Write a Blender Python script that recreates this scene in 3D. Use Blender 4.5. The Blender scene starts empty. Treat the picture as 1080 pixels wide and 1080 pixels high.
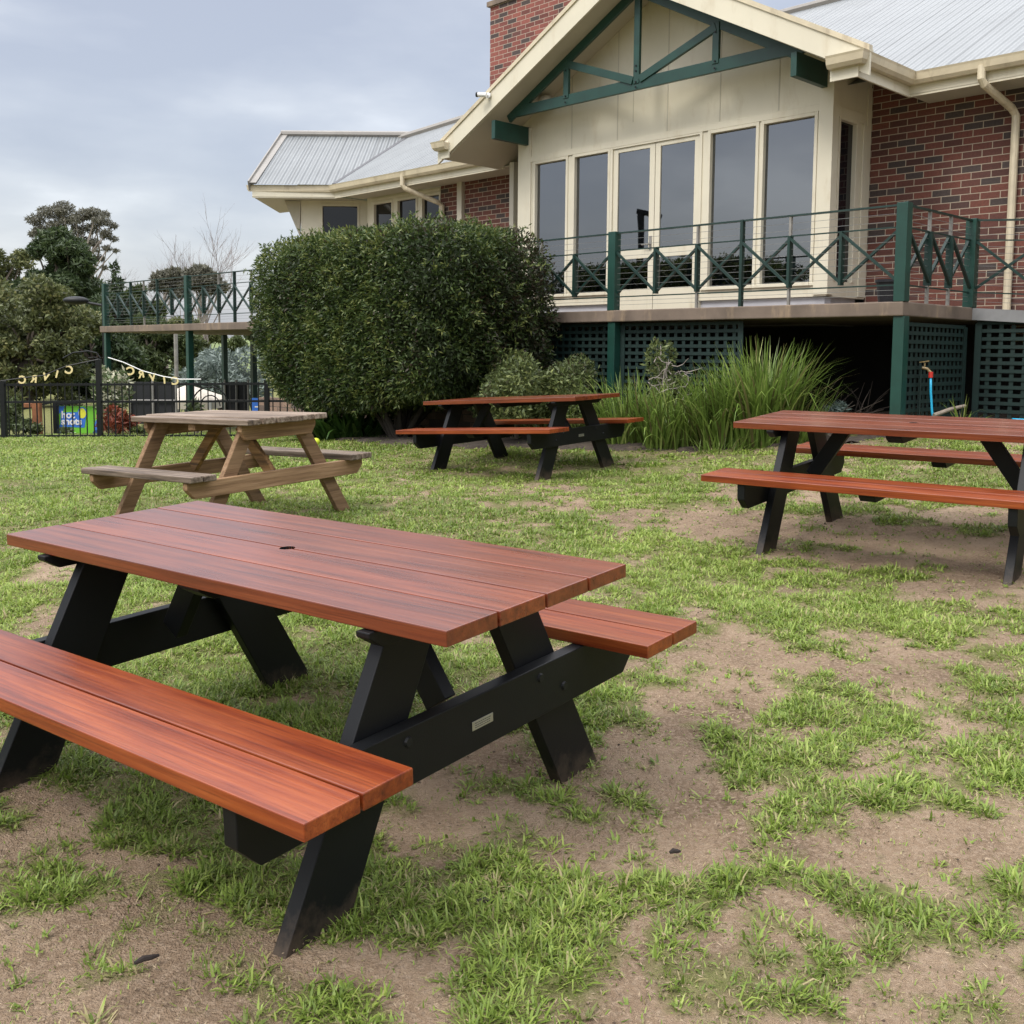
import bpy, math, random
import numpy as np
from mathutils import Vector, Matrix, Euler
random.seed(7); rng = np.random.default_rng(11)
R = math.radians
scene = bpy.context.scene
col = scene.collection
ZC = 1.40                       # eye height: everything below is laid out relative to the eye, z = 0 at eye level
FX, CY, PITCH, ROLL = 1085.92, 468.2, 0.0876, 0.0085

# ------------------------------------------------------------------ camera
cam = bpy.data.cameras.new('camera'); camo = bpy.data.objects.new('camera', cam); col.objects.link(camo)
cam.sensor_width = 36; cam.lens = 36 * FX / 1080; cam.shift_y = -(540 - CY) / 1080
cam.clip_start = .05; cam.clip_end = 4000
camo.matrix_world = Matrix.Translation((0, 0, ZC)) @ Euler((math.pi / 2 - PITCH, 0, 0)).to_matrix().to_4x4() @ Matrix.Rotation(ROLL, 4, 'Z')
scene.camera = camo

def at(px, py, Y):              # world point (eye-relative) seen at that pixel at distance Y; used to survey positions
    X, Yp = px - 540, py - CY; c, s = math.cos(ROLL), math.sin(ROLL); X, Yp = c*X + s*Yp, -s*X + c*Yp
    a, b = X / FX, -Yp / FX
    q = np.array([a, math.cos(PITCH) + b*math.sin(PITCH), -math.sin(PITCH) + b*math.cos(PITCH)])
    return q * (Y / q[1])

# ------------------------------------------------------------------ terrain
CP = np.array([(-.67,3.17,-1.353),(.106,10.56,-1.196),(2.43,6.18,-1.139),(-2.02,7.42,-1.199),(3.89,10.35,-.80),(-8.4,17,-1.467),(-3.77,17,-1.396),
  (-2.12,16.8,-1.3),(2.6,11,-.99),(.22,12,-1.07),(-6.4,17,-1.43),(-.35,3.55,-1.334),(-.99,2.79,-1.372),(.40,10.94,-1.183),(2.75,6.57,-1.108),(2.11,5.79,-1.17),(-1.72,7.82,-1.186),
  (0,0,-1.43),(-3.5,1,-1.44),(3.5,1,-1.25),(-3.4,4,-1.37),(-6,8,-1.36),(-10,10,-1.5),(6,5,-.95),(7,8,-.75),(10,3,-.8),(-11,3,-1.6),(0,-8,-1.7),(-12,-8,-1.9),(12,-8,-1.3),(-20,17,-1.75),(-12,24,-1.9),(-4,24,-1.7),(5,20,-.8),(14,14,-.4),(0,32,-1.6),(-16,34,-2.1),(14,30,-.6),(-26,6,-2.0),(26,6,-.3)], float)
def _U(r): return np.where(r > 1e-9, r*r*np.log(np.maximum(r, 1e-9)), 0)
_n = len(CP); _r = np.hypot(CP[:,None,0]-CP[None,:,0], CP[:,None,1]-CP[None,:,1]); _K = _U(_r) + np.eye(_n)*.6
_P = np.c_[np.ones(_n), CP[:,:2]]; _A = np.block([[_K, _P],[_P.T, np.zeros((3,3))]])
_w = np.linalg.solve(_A, np.r_[CP[:,2], 0,0,0])
def gz(x, y):                   # ground height, eye-relative
    x = np.asarray(x, float); y = np.asarray(y, float); sh = x.shape; x = x.ravel(); y = y.ravel()
    out = np.empty(len(x))
    for i in range(0, len(x), 40000):
        a, b = x[i:i+40000], y[i:i+40000]
        cx, cy = np.clip(a, -26, 26), np.clip(b, -8, 34)
        out[i:i+40000] = _U(np.hypot(cx[:,None]-CP[:,0], cy[:,None]-CP[:,1])) @ _w[:_n] + _w[_n] + _w[_n+1]*cx + _w[_n+2]*cy
        far = np.clip((np.hypot(a, b-10) - 26)/40, 0, 1)
        out[i:i+40000] = out[i:i+40000]*(1-far) + far*(-2.2)
    return out.reshape(sh)
def g1(x, y): return float(gz(np.array([x]), np.array([y]))[0])

def vnoise(x, y, seed=0):
    xi, yi = np.floor(x).astype(np.int64), np.floor(y).astype(np.int64); fx, fy = x-xi, y-yi
    fx = fx*fx*(3-2*fx); fy = fy*fy*(3-2*fy)
    def h(a, b):
        n = (a*374761393 + b*668265263 + seed*974634541) & 0xffffffff
        n = ((n ^ (n >> 13))*1274126177) & 0xffffffff
        return ((n ^ (n >> 16)) & 0xffff)/65535.
    return (h(xi,yi)*(1-fx)+h(xi+1,yi)*fx)*(1-fy) + (h(xi,yi+1)*(1-fx)+h(xi+1,yi+1)*fx)*fy
BLOBS = np.array([(0.32, 2.96, 0.3, 0.21, 0.0), (0.22, 3.64, 0.37, 0.28, 1.0), (0.91, 3.4, 0.22, 0.15, 1.0), (0.76, 3.17, 0.18, 0.12, 1.0), (0.92, 2.99, 0.25, 0.19, 1.0), (0.67, 2.88, 0.08, 0.11, 1.0), (1.23, 2.93, 0.16, 0.11, 1.0), (1.41, 3.21, 0.21, 0.18, 1.0), (1.71, 3.45, 0.1, 0.17, 1.0), (1.13, 3.76, 0.21, 0.12, 1.0), (1.32, 3.54, 0.13, 0.14, 1.0), (0.79, 2.57, 0.11, 0.12, 1.0), (0.63, 2.6, 0.06, 0.06, 1.0), (0.5, 2.46, 0.1, 0.09, 1.0), (0.92, 2.33, 0.09, 0.09, 1.0), (1.19, 2.37, 0.09, 0.1, 1.0), (1.06, 2.26, 0.05, 0.05, 0.9), (0.4, 2.27, 0.19, 0.12, 1.0), (0.54, 2.11, 0.19, 0.08, 1.0), (0.12, 2.27, 0.13, 0.19, 1.0), (0.11, 2.63, 0.12, 0.21, 1.0), (0.18, 3.05, 0.22, 0.09, 1.0), (0.7, 2.28, 0.06, 0.08, 0.8), (1.03, 2.54, 0.07, 0.06, 0.8), (0.95, 2.12, 0.12, 0.06, 0.5), (0.4, 2.73, 0.15, 0.13, 0.0), (0.7, 3.64, 0.27, 0.16, 0.0), (1.45, 3.39, 0.09, 0.1, 0.0), (1.21, 2.72, 0.25, 0.18, 0.0), (0.95, 2.73, 0.15, 0.09, 0.0), (0.77, 2.4, 0.06, 0.09, 0.0), (0.59, 2.31, 0.05, 0.1, 0.1), (0.9, 2.18, 0.12, 0.07, 0.1), (0.49, 3.12, 0.12, 0.11, 0.0), (1.19, 3.19, 0.09, 0.15, 0.0), (0.22, 2.2, 0.04, 0.12, 0.2), (1.08, 2.12, 0.06, 0.08, 0.1), (-1.07, 2.19, 0.16, 0.21, 0.0), (-0.84, 2.14, 0.16, 0.14, 0.0), (-0.74, 2.28, 0.13, 0.1, 0.0), (-1.42, 2.93, 0.16, 0.13, 0.0), (-1.09, 2.66, 0.1, 0.07, 0.1), (-0.23, 2.82, 0.16, 0.12, 0.0), (-0.86, 2.51, 0.08, 0.1, 0.0), (-0.23, 2.24, 0.08, 0.08, 0.2), (-1.18, 2.89, 0.16, 0.13, 0.9), (-0.98, 2.76, 0.15, 0.1, 1.0), (-1.2, 2.56, 0.14, 0.1, 0.9), (-0.99, 2.42, 0.13, 0.09, 0.8), (-0.69, 2.3, 0.08, 0.08, 0.9), (-0.61, 2.1, 0.05, 0.04, 0.8), (-0.49, 2.15, 0.14, 0.08, 0.9), (-0.68, 2.56, 0.14, 0.12, 0.9), (-0.09, 2.58, 0.21, 0.2, 1.0), (-0.07, 2.13, 0.12, 0.09, 1.0), (-0.28, 2.51, 0.14, 0.12, 1.0), (-2.6, 5.81, 0.21, 0.26, 0.2), (-2.28, 4.69, 0.09, 0.11, 0.3), (-0.72, 4.06, 0.15, 0.15, 0.3), (1.12, 7.53, 0.55, 0.49, 0.1), (1.68, 8.21, 0.45, 0.38, 0.15), (0.82, 7.99, 0.44, 0.38, 0.35), (0.17, 9.12, 0.34, 0.52, 0.3), (2.31, 5.87, 0.59, 0.66, 0.1), (2.03, 5.13, 0.28, 0.22, 0.1), (2.23, 6.64, 0.37, 0.36, 0.3), (1.03, 4.35, 0.48, 0.27, 0.05), (1.27, 4.05, 0.45, 0.19, 0.05), (0.86, 4.76, 0.22, 0.2, 0.1), (2.34, 4.78, 0.13, 0.15, 0.2), (1.76, 4.43, 0.1, 0.11, 0.3), (0.81, 4.24, 0.23, 0.21, 0.1), (1.67, 3.83, 0.21, 0.13, 0.2), (1.15, 5.81, 0.32, 0.49, 1.0), (1.24, 5.04, 0.56, 0.44, 1.0), (1.6, 4.71, 0.43, 0.31, 1.0), (1.98, 6.41, 0.24, 0.27, 0.9), (2.79, 6.51, 0.24, 0.22, 0.6), (2.09, 5.45, 0.18, 0.16, 1.0), (2.02, 4.12, 0.23, 0.19, 1.0), (0.78, 4.1, 0.19, 0.15, 0.95), (1.16, 3.81, 0.18, 0.13, 0.8), (0.88, 5.84, 0.43, 0.59, 0.95), (0.5, 5.26, 0.29, 0.33, 0.95), (0.44, 3.82, 0.28, 0.26, 1.0), (-1.0, 4.48, 0.25, 0.49, 0.95), (-0.47, 4.24, 0.16, 0.43, 0.8), (-1.86, 5.88, 0.54, 0.65, 0.9), (-0.29, 3.47, 0.19, 0.22, 0.75), (-0.05, 3.32, 0.18, 0.2, 0.5), (0.14, 6.98, 0.51, 0.89, 0.95), (-3.58, 8.77, 1.21, 1.68, 0.95), (-0.45, 8.21, 0.45, 0.51, 0.55), (2.67, 5.6, 0.21, 0.34, 0.3), (3.28, 7.67, 0.57, 0.45, 0.7), (2.64, 7.9, 0.44, 0.33, 0.6), (-1.26, 9.73, 0.36, 0.51, 0.5), (0.1, 10.49, 0.39, 0.42, 0.4)])
BLOBS[:,2:4] *= np.where(BLOBS[:,4:5] > .5, .80, 1.12); BLOBS = np.r_[BLOBS, np.array([(-2.6,5.6,1.9,1.6,.88),(-.6,6.2,1.1,.8,.85),(-1.6,4.6,.9,.6,.85),(.3,8.0,1.3,.8,.62),(1.1,4.95,.75,.35,.95),(.6,9.4,1.6,.7,.8),(3.0,8.6,1.6,.8,.7)])]
def cover(x, y):                # how much grass grows at a spot, 0 bare soil .. 1 full turf
    x = np.asarray(x, float).ravel(); y = np.asarray(y, float).ravel(); c = np.empty(len(x))
    xw = x + (vnoise(x*5, y*5, 31)-.5)*.30 + (vnoise(x*14, y*14, 33)-.5)*.12; yw = y + (vnoise(x*5, y*5, 32)-.5)*.30 + (vnoise(x*14, y*14, 34)-.5)*.12
    for i in range(0, len(x), 30000):
        a, b = xw[i:i+30000,None], yw[i:i+30000,None]
        w = np.exp(-(((a-BLOBS[:,0])/BLOBS[:,2])**2 + ((b-BLOBS[:,1])/BLOBS[:,3])**2)*.9)
        c[i:i+30000] = (w @ BLOBS[:,4] + .15*.50)/(w.sum(1) + .15)
    c = c*.95 - .03
    n = vnoise(x*2.3, y*2.3, 1)*.30 + vnoise(x*5.5, y*5.5, 2)*.42 + vnoise(x*15, y*15, 3)*.28
    c = c + (n-.5)*(1.75 + .4*np.clip((y-3.6)/2, 0, 1))
    f = np.clip((y-7.5)/5, 0, 1)*np.clip((.8-x)/2.5, .25, 1); c = c*(1-f) + f*np.maximum(c, .55 + .55*n)
    return np.clip(c, 0, 1)

# ------------------------------------------------------------------ materials
def newmat(name):
    m = bpy.data.materials.new(name); m.use_nodes = True; nt = m.node_tree; b = nt.nodes['Principled BSDF']
    return m, nt, b
def nd(nt, t, **kw):
    n = nt.nodes.new(t)
    for k, v in kw.items():
        if k.startswith('i_'): n.inputs[k[2:].replace('_', ' ')].default_value = v
        else: setattr(n, k, v)
    return n
def ramp(nt, fac, stops):
    r = nt.nodes.new('ShaderNodeValToRGB'); e = r.color_ramp.elements
    while len(e) < len(stops): e.new(.5)
    for q, (p, c) in zip(e, stops): q.position = p; q.color = (*c, 1)
    nt.links.new(fac, r.inputs[0]); return r.outputs[0]
def noise(nt, scale, detail=4, vec=None, rough=.55, dim='3D'):
    n = nt.nodes.new('ShaderNodeTexNoise'); n.inputs['Scale'].default_value = scale; n.inputs['Detail'].default_value = detail; n.inputs['Roughness'].default_value = rough
    if vec is not None: nt.links.new(vec, n.inputs['Vector'])
    return n.outputs['Fac']
def objvec(nt, scale=(1,1,1), rot=(0,0,0), loc=(0,0,0)):
    t = nt.nodes.new('ShaderNodeTexCoord'); m = nt.nodes.new('ShaderNodeMapping'); m.inputs['Scale'].default_value = scale; m.inputs['Rotation'].default_value = rot; m.inputs['Location'].default_value = loc
    nt.links.new(t.outputs['Object'], m.inputs[0]); return m.outputs[0]
def mixc(nt, fac, a, b, mode='MIX'):
    n = nt.nodes.new('ShaderNodeMix'); n.data_type = 'RGBA'; n.blend_type = mode
    for s, v in ((0, fac), (6, a), (7, b)):
        if isinstance(v, (int, float)): n.inputs[s].default_value = v
        elif isinstance(v, tuple): n.inputs[s].default_value = (*v, 1)
        else: nt.links.new(v, n.inputs[s])
    return n.outputs[2]
def bump(nt, h, b, strength=.3, dist=.01):
    n = nt.nodes.new('ShaderNodeBump'); n.inputs['Strength'].default_value = strength; n.inputs['Distance'].default_value = dist
    nt.links.new(h, n.inputs['Height']); nt.links.new(n.outputs[0], b.inputs['Normal'])
def attr(nt, name='tint'):
    a = nt.nodes.new('ShaderNodeAttribute'); a.attribute_name = name; return a.outputs['Fac']

def paint(name, c, rough=.45, var=.12, scale=3., stain=None, bmp=.05):
    m, nt, b = newmat(name); v = objvec(nt)
    f = noise(nt, scale, 5, v)
    cc = ramp(nt, f, [(.3, tuple(x*(1-var) for x in c)), (.7, tuple(min(1, x*(1+var)) for x in c))])
    if stain:
        sv = objvec(nt, (2.2, 2.2, .7)); f2 = noise(nt, 2.0, 6, sv, .65)
        k = ramp(nt, f2, [(.55, (0,0,0)), (.75, (1,1,1))]); cc = mixc(nt, k, cc, stain)
    nt.links.new(cc, b.inputs['Base Color']); b.inputs['Roughness'].default_value = rough
    if bmp: bump(nt, noise(nt, 160, 2, v), b, bmp, .002)
    return m
def timber(name, stops, rough=.38, coat=.25, axis=0, grain=.35, ring=1.0):
    m, nt, b = newmat(name); s = [42., 42., 42.]; s[axis] = 1.6
    t = attr(nt); v = objvec(nt, tuple(s))
    add = nt.nodes.new('ShaderNodeVectorMath'); add.operation = 'ADD'; cmb = nt.nodes.new('ShaderNodeCombineXYZ')
    mu = nt.nodes.new('ShaderNodeMath'); mu.operation = 'MULTIPLY'; mu.inputs[1].default_value = 37.; nt.links.new(t, mu.inputs[0])
    for i in range(3): nt.links.new(mu.outputs[0], cmb.inputs[i])
    nt.links.new(v, add.inputs[0]); nt.links.new(cmb.outputs[0], add.inputs[1])
    f1 = noise(nt, 1.0, 6, add.outputs[0], .62)
    s2 = [9., 9., 9.]; s2[axis] = 1.5; v2 = objvec(nt, tuple(s2)); a2 = nt.nodes.new('ShaderNodeVectorMath'); a2.operation = 'ADD'; nt.links.new(v2, a2.inputs[0]); nt.links.new(cmb.outputs[0], a2.inputs[1])
    f2 = noise(nt, 1.2, 4, a2.outputs[0], .6)
    mt = nt.nodes.new('ShaderNodeMath'); mt.operation = 'MULTIPLY_ADD'; mt.inputs[1].default_value = .66; nt.links.new(f1, mt.inputs[0])
    m3 = nt.nodes.new('ShaderNodeMath'); m3.operation = 'MULTIPLY'; m3.inputs[1].default_value = .34; nt.links.new(f2, m3.inputs[0]); nt.links.new(m3.outputs[0], mt.inputs[2])
    cc = ramp(nt, mt.outputs[0], stops)
    s3 = [190., 190., 190.]; s3[axis] = 3.2; fl3 = noise(nt, 1.0, 3, objvec(nt, tuple(s3)), .6); cc = mixc(nt, .8, cc, ramp(nt, fl3, [(.30,(.55,.50,.48)),(.47,(1,1,1)),(.7,(1.1,1.1,1.1))]), 'MULTIPLY')
    vk = nt.nodes.new('ShaderNodeTexVoronoi'); sk = [11., 11., 11.]; sk[axis] = 2.6; vv = objvec(nt, tuple(sk)); ak = nt.nodes.new('ShaderNodeVectorMath'); ak.operation = 'ADD'; nt.links.new(vv, ak.inputs[0]); nt.links.new(cmb.outputs[0], ak.inputs[1]); nt.links.new(ak.outputs[0], vk.inputs['Vector']); vk.inputs['Scale'].default_value = .55
    cc = mixc(nt, ramp(nt, vk.outputs['Distance'], [(.03,(.8,.8,.8)),(.075,(.35,.35,.35)),(.14,(0,0,0))]), cc, tuple(x*.45 for x in stops[1][1]))
    hv = nt.nodes.new('ShaderNodeHueSaturation'); mr = nt.nodes.new('ShaderNodeMapRange'); mr.inputs['To Min'].default_value = .72; mr.inputs['To Max'].default_value = 1.16
    nt.links.new(t, mr.inputs[0]); nt.links.new(mr.outputs[0], hv.inputs['Value']); nt.links.new(cc, hv.inputs['Color'])
    nt.links.new(hv.outputs[0], b.inputs['Base Color'])
    rr = nt.nodes.new('ShaderNodeMapRange'); rr.inputs['To Min'].default_value = rough-.08; rr.inputs['To Max'].default_value = rough+.14; nt.links.new(f2, rr.inputs[0]); nt.links.new(rr.outputs[0], b.inputs['Roughness'])
    b.inputs['Coat Weight'].default_value = coat; b.inputs['Coat Roughness'].default_value = .19
    bump(nt, f1, b, grain, .004)
    return m
def leafmat(name, stops, rough=.5, trans=.25):
    m, nt, b = newmat(name); t = attr(nt); c = ramp(nt, t, stops)
    nt.links.new(c, b.inputs['Base Color']); b.inputs['Roughness'].default_value = rough; b.inputs['Specular IOR Level'].default_value = .35
    tr = nt.nodes.new('ShaderNodeBsdfTranslucent'); nt.links.new(c, tr.inputs[0]); mx = nt.nodes.new('ShaderNodeMixShader'); mx.inputs[0].default_value = trans
    out = nt.nodes['Material Output']; nt.links.new(b.outputs[0], mx.inputs[1]); nt.links.new(tr.outputs[0], mx.inputs[2]); nt.links.new(mx.outputs[0], out.inputs[0])
    return m
def brickmat(name, c1, c2, c3, mortar, horiz='x', scale=1.0):
    m, nt, b = newmat(name); tc = nt.nodes.new('ShaderNodeTexCoord'); sp = nt.nodes.new('ShaderNodeSeparateXYZ'); cb = nt.nodes.new('ShaderNodeCombineXYZ')
    ge = nt.nodes.new('ShaderNodeNewGeometry')
    nt.links.new(tc.outputs['Object'], sp.inputs[0]); nt.links.new(sp.outputs[{'x':0,'y':1}[horiz]], cb.inputs[0]); nt.links.new(sp.outputs[2], cb.inputs[1])
    br = nt.nodes.new('ShaderNodeTexBrick'); nt.links.new(cb.outputs[0], br.inputs['Vector'])
    br.inputs['Scale'].default_value = 1; br.inputs['Brick Width'].default_value = .24*scale; br.inputs['Row Height'].default_value = .086*scale; br.inputs['Mortar Size'].default_value = .0055*scale; br.inputs['Mortar Smooth'].default_value = .15
    br.inputs['Color1'].default_value = (0,0,0,1); br.inputs['Color2'].default_value = (1,1,1,1); br.inputs['Mortar'].default_value = (.5,.5,.5,1)
    cc = ramp(nt, br.outputs['Color'], [(0., c3), (.16, tuple(x*.8 for x in c3)), (.24, c2), (.5, c1), (.75, tuple(x*1.15 for x in c1)), (1., tuple(x*.7 for x in c2))])
    f = noise(nt, 40, 4, tc.outputs['Object']); cc = mixc(nt, .5, cc, ramp(nt, f, [(.3, (.35,.35,.35)), (.7, (1,1,1))]), 'MULTIPLY')
    cc = mixc(nt, .55, cc, ramp(nt, noise(nt, .9, 5, tc.outputs['Object'], .6), [(.3,(.62,.62,.62)),(.7,(1.08,1.06,1.02))]), 'MULTIPLY')
    cc = mixc(nt, br.outputs['Fac'], cc, mortar)
    nt.links.new(cc, b.inputs['Base Color']); b.inputs['Roughness'].default_value = .85
    inv = nt.nodes.new('ShaderNodeMath'); inv.operation = 'SUBTRACT'; inv.inputs[0].default_value = 1; nt.links.new(br.outputs['Fac'], inv.inputs[1])
    bump(nt, inv.outputs[0], b, .6, .006)
    return m
def roofmat(name, axis, pitch=.15, c=(.215,.23,.232)):
    m, nt, b = newmat(name); v = objvec(nt); sp = nt.nodes.new('ShaderNodeSeparateXYZ'); nt.links.new(v, sp.inputs[0])
    def wave(p, prof):
        k = nt.nodes.new('ShaderNodeMath'); k.operation = 'MULTIPLY'; k.inputs[1].default_value = 2*math.pi/p; nt.links.new(axis_out, k.inputs[0])
        s = nt.nodes.new('ShaderNodeMath'); s.operation = 'SINE'; nt.links.new(k.outputs[0], s.inputs[0]); return s.outputs[0]
    if isinstance(axis, str): axis_out = sp.outputs['XYZ'.index(axis)]
    else:
        dt = nt.nodes.new('ShaderNodeVectorMath'); dt.operation = 'DOT_PRODUCT'; nt.links.new(v, dt.inputs[0]); dt.inputs[1].default_value = axis; axis_out = dt.outputs['Value']
    w = wave(pitch, 0); w2 = wave(.762, 0)
    lap = ramp(nt, w2, [(.0, (0,0,0)), (.985, (0,0,0)), (1., (1,1,1))])
    f = noise(nt, 1.3, 5, objvec(nt, (1,1,1)))
    cc = ramp(nt, f, [(.3, tuple(x*.9 for x in c)), (.7, tuple(x*1.08 for x in c))])
    cc = mixc(nt, lap, cc, tuple(x*.62 for x in c))
    nt.links.new(cc, b.inputs['Base Color']); b.inputs['Metallic'].default_value = .15; b.inputs['Roughness'].default_value = .42
    bump(nt, w, b, .9, .03)
    return m
M = {}
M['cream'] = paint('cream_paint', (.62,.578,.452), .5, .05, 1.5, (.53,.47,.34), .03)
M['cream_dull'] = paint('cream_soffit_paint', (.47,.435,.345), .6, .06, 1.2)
M['gutter'] = paint('cream_gutter_paint', (.56,.49,.35), .35, .12, 4, (.30,.24,.16))
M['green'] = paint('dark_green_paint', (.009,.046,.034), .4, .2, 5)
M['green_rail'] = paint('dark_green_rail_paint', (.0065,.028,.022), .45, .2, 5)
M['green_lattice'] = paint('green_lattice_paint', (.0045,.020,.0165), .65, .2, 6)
M['steel'] = paint('grey_galvanised_steel', (.22,.21,.19), .45, .25, 8)
M['wire'] = paint('stainless_wire', (.16,.165,.16), .4, .15, 8)
M['concrete'] = paint('stained_concrete', (.155,.118,.09), .85, .3, 2.2, (.30,.22,.14), .4)
M['concrete_grey'] = paint('grey_concrete', (.20,.20,.20), .8, .2, 3, (.10,.09,.08), .3)
M['plinth'] = paint('pale_grey_plinth', (.42,.42,.44), .8, .1, 3)
M['black'] = paint('black_timber_paint', (.0040,.0046,.0054), .5, .15, 12, bmp=.12)
M['blackmetal'] = paint('black_metal', (.008,.009,.010), .45, .1, 8)
M['dark'] = paint('dark_furniture_and_shade', (.012,.011,.010), .95, .2, 2)
M['white'] = paint('white_plastic', (.75,.75,.74), .4, .04, 5)
M['plate'] = paint('brushed_steel_plate', (.45,.44,.40), .35, .08, 30); M['plate'].node_tree.nodes['Principled BSDF'].inputs['Metallic'].default_value = .8
M['engrave'] = paint('engraved_grey', (.09,.09,.085), .6, .05, 30)
M['blue'] = paint('blue_hose_rubber', (.02,.38,.62), .4, .06, 8)
M['red'] = paint('red_plastic', (.5,.03,.02), .4, .06, 8)
M['brass'] = paint('dull_brass', (.25,.18,.08), .4, .2, 20)
M['pot'] = paint('black_plastic_pot', (.012,.013,.017), .5, .1, 8)
M['stick'] = paint('grey_dead_wood', (.20,.165,.13), .9, .3, 20)
M['darkstick'] = paint('dark_bark', (.025,.018,.015), .9, .3, 20)
M['bark'] = paint('grey_brown_bark', (.10,.08,.065), .95, .35, 6)
M['hedgebark'] = paint('dark_hedge_bark', (.045,.036,.028), .95, .3, 8)
M['palebark'] = paint('pale_grey_bark', (.30,.26,.23), .9, .25, 3)
M['twig'] = paint('bare_twig_bark', (.27,.235,.235), .9, .2, 6)
M['mulch'] = paint('dark_mulch', (.045,.034,.025), .95, .5, 30, (.10,.075,.05), .8)
M['yellowball'] = paint('yellow_felt', (.62,.72,.05), .9, .1, 40)
M['orangewood'] = paint('rusty_orange_timber', (.22,.085,.035), .85, .3, 9)
M['gold'] = paint('gold_foil', (.72,.60,.30), .35, .06, 20)
M['canvas'] = paint('cream_canvas', (.62,.56,.47), .8, .05, 3)
M['mesh'] = paint('black_shade_cloth', (.016,.017,.019), .9, .2, 3)
M['bgreen'] = paint('banner_lime', (.17,.52,.04), .5, .05, 3)
M['bblue'] = paint('banner_blue', (.04,.17,.62), .5, .05, 3)
M['byellow'] = paint('banner_yellow', (.75,.72,.06), .5, .05, 3)
M['skin'] = paint('banner_skin_tone', (.55,.30,.20), .5, .05, 3)
M['banner_navy'] = paint('banner_dark_blue', (.02,.06,.2), .5, .05, 3)
M['red_timber'] = timber('red_stained_timber', [(.30,(.065,.010,.004)), (.42,(.145,.024,.006)), (.52,(.205,.040,.008)), (.62,(.26,.060,.013)), (.74,(.33,.095,.023))], .33, .14)
M['red_timber_dark'] = timber('red_brown_stained_timber', [(.30,(.06,.012,.005)), (.42,(.145,.029,.010)), (.52,(.20,.042,.013)), (.62,(.25,.060,.019)), (.74,(.31,.09,.032))], .27, .38)
M['old_timber'] = timber('weathered_timber', [(.32,(.035,.024,.015)), (.43,(.12,.063,.024)), (.52,(.25,.132,.047)), (.60,(.31,.178,.075)), (.70,(.31,.25,.18))], .8, 0, grain=.9)
M['old_grey'] = timber('weathered_grey_timber', [(.32,(.03,.021,.015)), (.42,(.10,.070,.048)), (.50,(.19,.140,.10)), (.60,(.28,.22,.17)), (.70,(.40,.345,.295))], .8, 0, grain=.9)
BR1, BR2, BR3, MO = (.155,.052,.036), (.108,.045,.036), (.075,.055,.050), (.36,.30,.225)
M['brick'] = brickmat('red_brown_brick', BR1, BR2, BR3, MO)
M['brick_v'] = brickmat('red_brown_brick_side', BR1, BR2, BR3, MO, 'y')
M['brick_ch'] = brickmat('weathered_chimney_brick', (.27,.085,.065), (.20,.062,.05), (.09,.065,.06), (.40,.33,.26))
M['brick_low'] = brickmat('brown_paver_brick', (.30,.20,.145), (.22,.15,.115), (.15,.115,.095), (.10,.08,.065), 'x', 1.25)
m, nt, b = newmat('tinted_window_glass'); nt.nodes.remove(b); gl = nd(nt, 'ShaderNodeBsdfGlossy'); gl.inputs['Roughness'].default_value = .012; gl.inputs['Color'].default_value = (.80,.83,.87,1)
tp_ = nd(nt, 'ShaderNodeBsdfTransparent'); tp_.inputs[0].default_value = (.34,.36,.38,1); lw = nd(nt, 'ShaderNodeFresnel'); lw.inputs[0].default_value = 2.1; mg_ = nd(nt, 'ShaderNodeMapRange'); mg_.inputs['To Min'].default_value = .14; mg_.inputs['To Max'].default_value = 1.0
nt.links.new(lw.outputs[0], mg_.inputs[0]); ms = nd(nt, 'ShaderNodeMixShader'); nt.links.new(mg_.outputs[0], ms.inputs[0]); nt.links.new(tp_.outputs[0], ms.inputs[1]); nt.links.new(gl.outputs[0], ms.inputs[2]); nt.links.new(ms.outputs[0], nt.nodes['Material Output'].inputs[0])
bu = nd(nt, 'ShaderNodeBump'); bu.inputs['Strength'].default_value = .05; bu.inputs['Distance'].default_value = .02; nt.links.new(noise(nt, 1.1, 2, objvec(nt)), bu.inputs['Height']); nt.links.new(bu.outputs[0], gl.inputs['Normal']); M['glass'] = m
m, nt, b = newmat('dark_shaded_glass'); b.inputs['Base Color'].default_value = (.006,.007,.010,1); b.inputs['Roughness'].default_value = .02; b.inputs['IOR'].default_value = 1.5; M['glass_dark'] = m
M['roof_u'] = roofmat('pale_grey_metal_roof', 'X')
M['roof_v'] = roofmat('pale_grey_metal_roof_side', 'Y')
M['ridge'] = paint('cream_ridge_cap', (.24,.225,.20), .5, .08, 3)
M['valley'] = paint('dark_valley_flashing', (.06,.06,.065), .5, .1, 3)
M['hedge'] = leafmat('clipped_hedge_leaf', [(0.,(.045,.030,.018)),(.12,(.030,.040,.016)),(.4,(.036,.064,.017)),(.75,(.080,.118,.030)),(1.,(.185,.205,.058))])
M['shrub'] = leafmat('olive_shrub_leaf', [(0.,(.11,.09,.05)),(.2,(.055,.075,.028)),(.65,(.12,.155,.05)),(1.,(.23,.26,.085))])
M['strap'] = leafmat('strappy_leaf', [(0.,(.22,.18,.085)),(.14,(.08,.10,.025)),(.5,(.14,.225,.042)),(.85,(.245,.34,.075)),(1.,(.40,.45,.15))], .38, .36)
M['grass'] = leafmat('lawn_blade', [(0.,(.44,.36,.20)),(.09,(.34,.31,.14)),(.2,(.105,.16,.026)),(.6,(.215,.305,.052)),(1.,(.37,.45,.11))], .45, .36)
M['straw'] = leafmat('dry_straw_bit', [(0.,(.10,.07,.045)),(.5,(.23,.17,.11)),(1.,(.37,.29,.19))], .8, .1)
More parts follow.
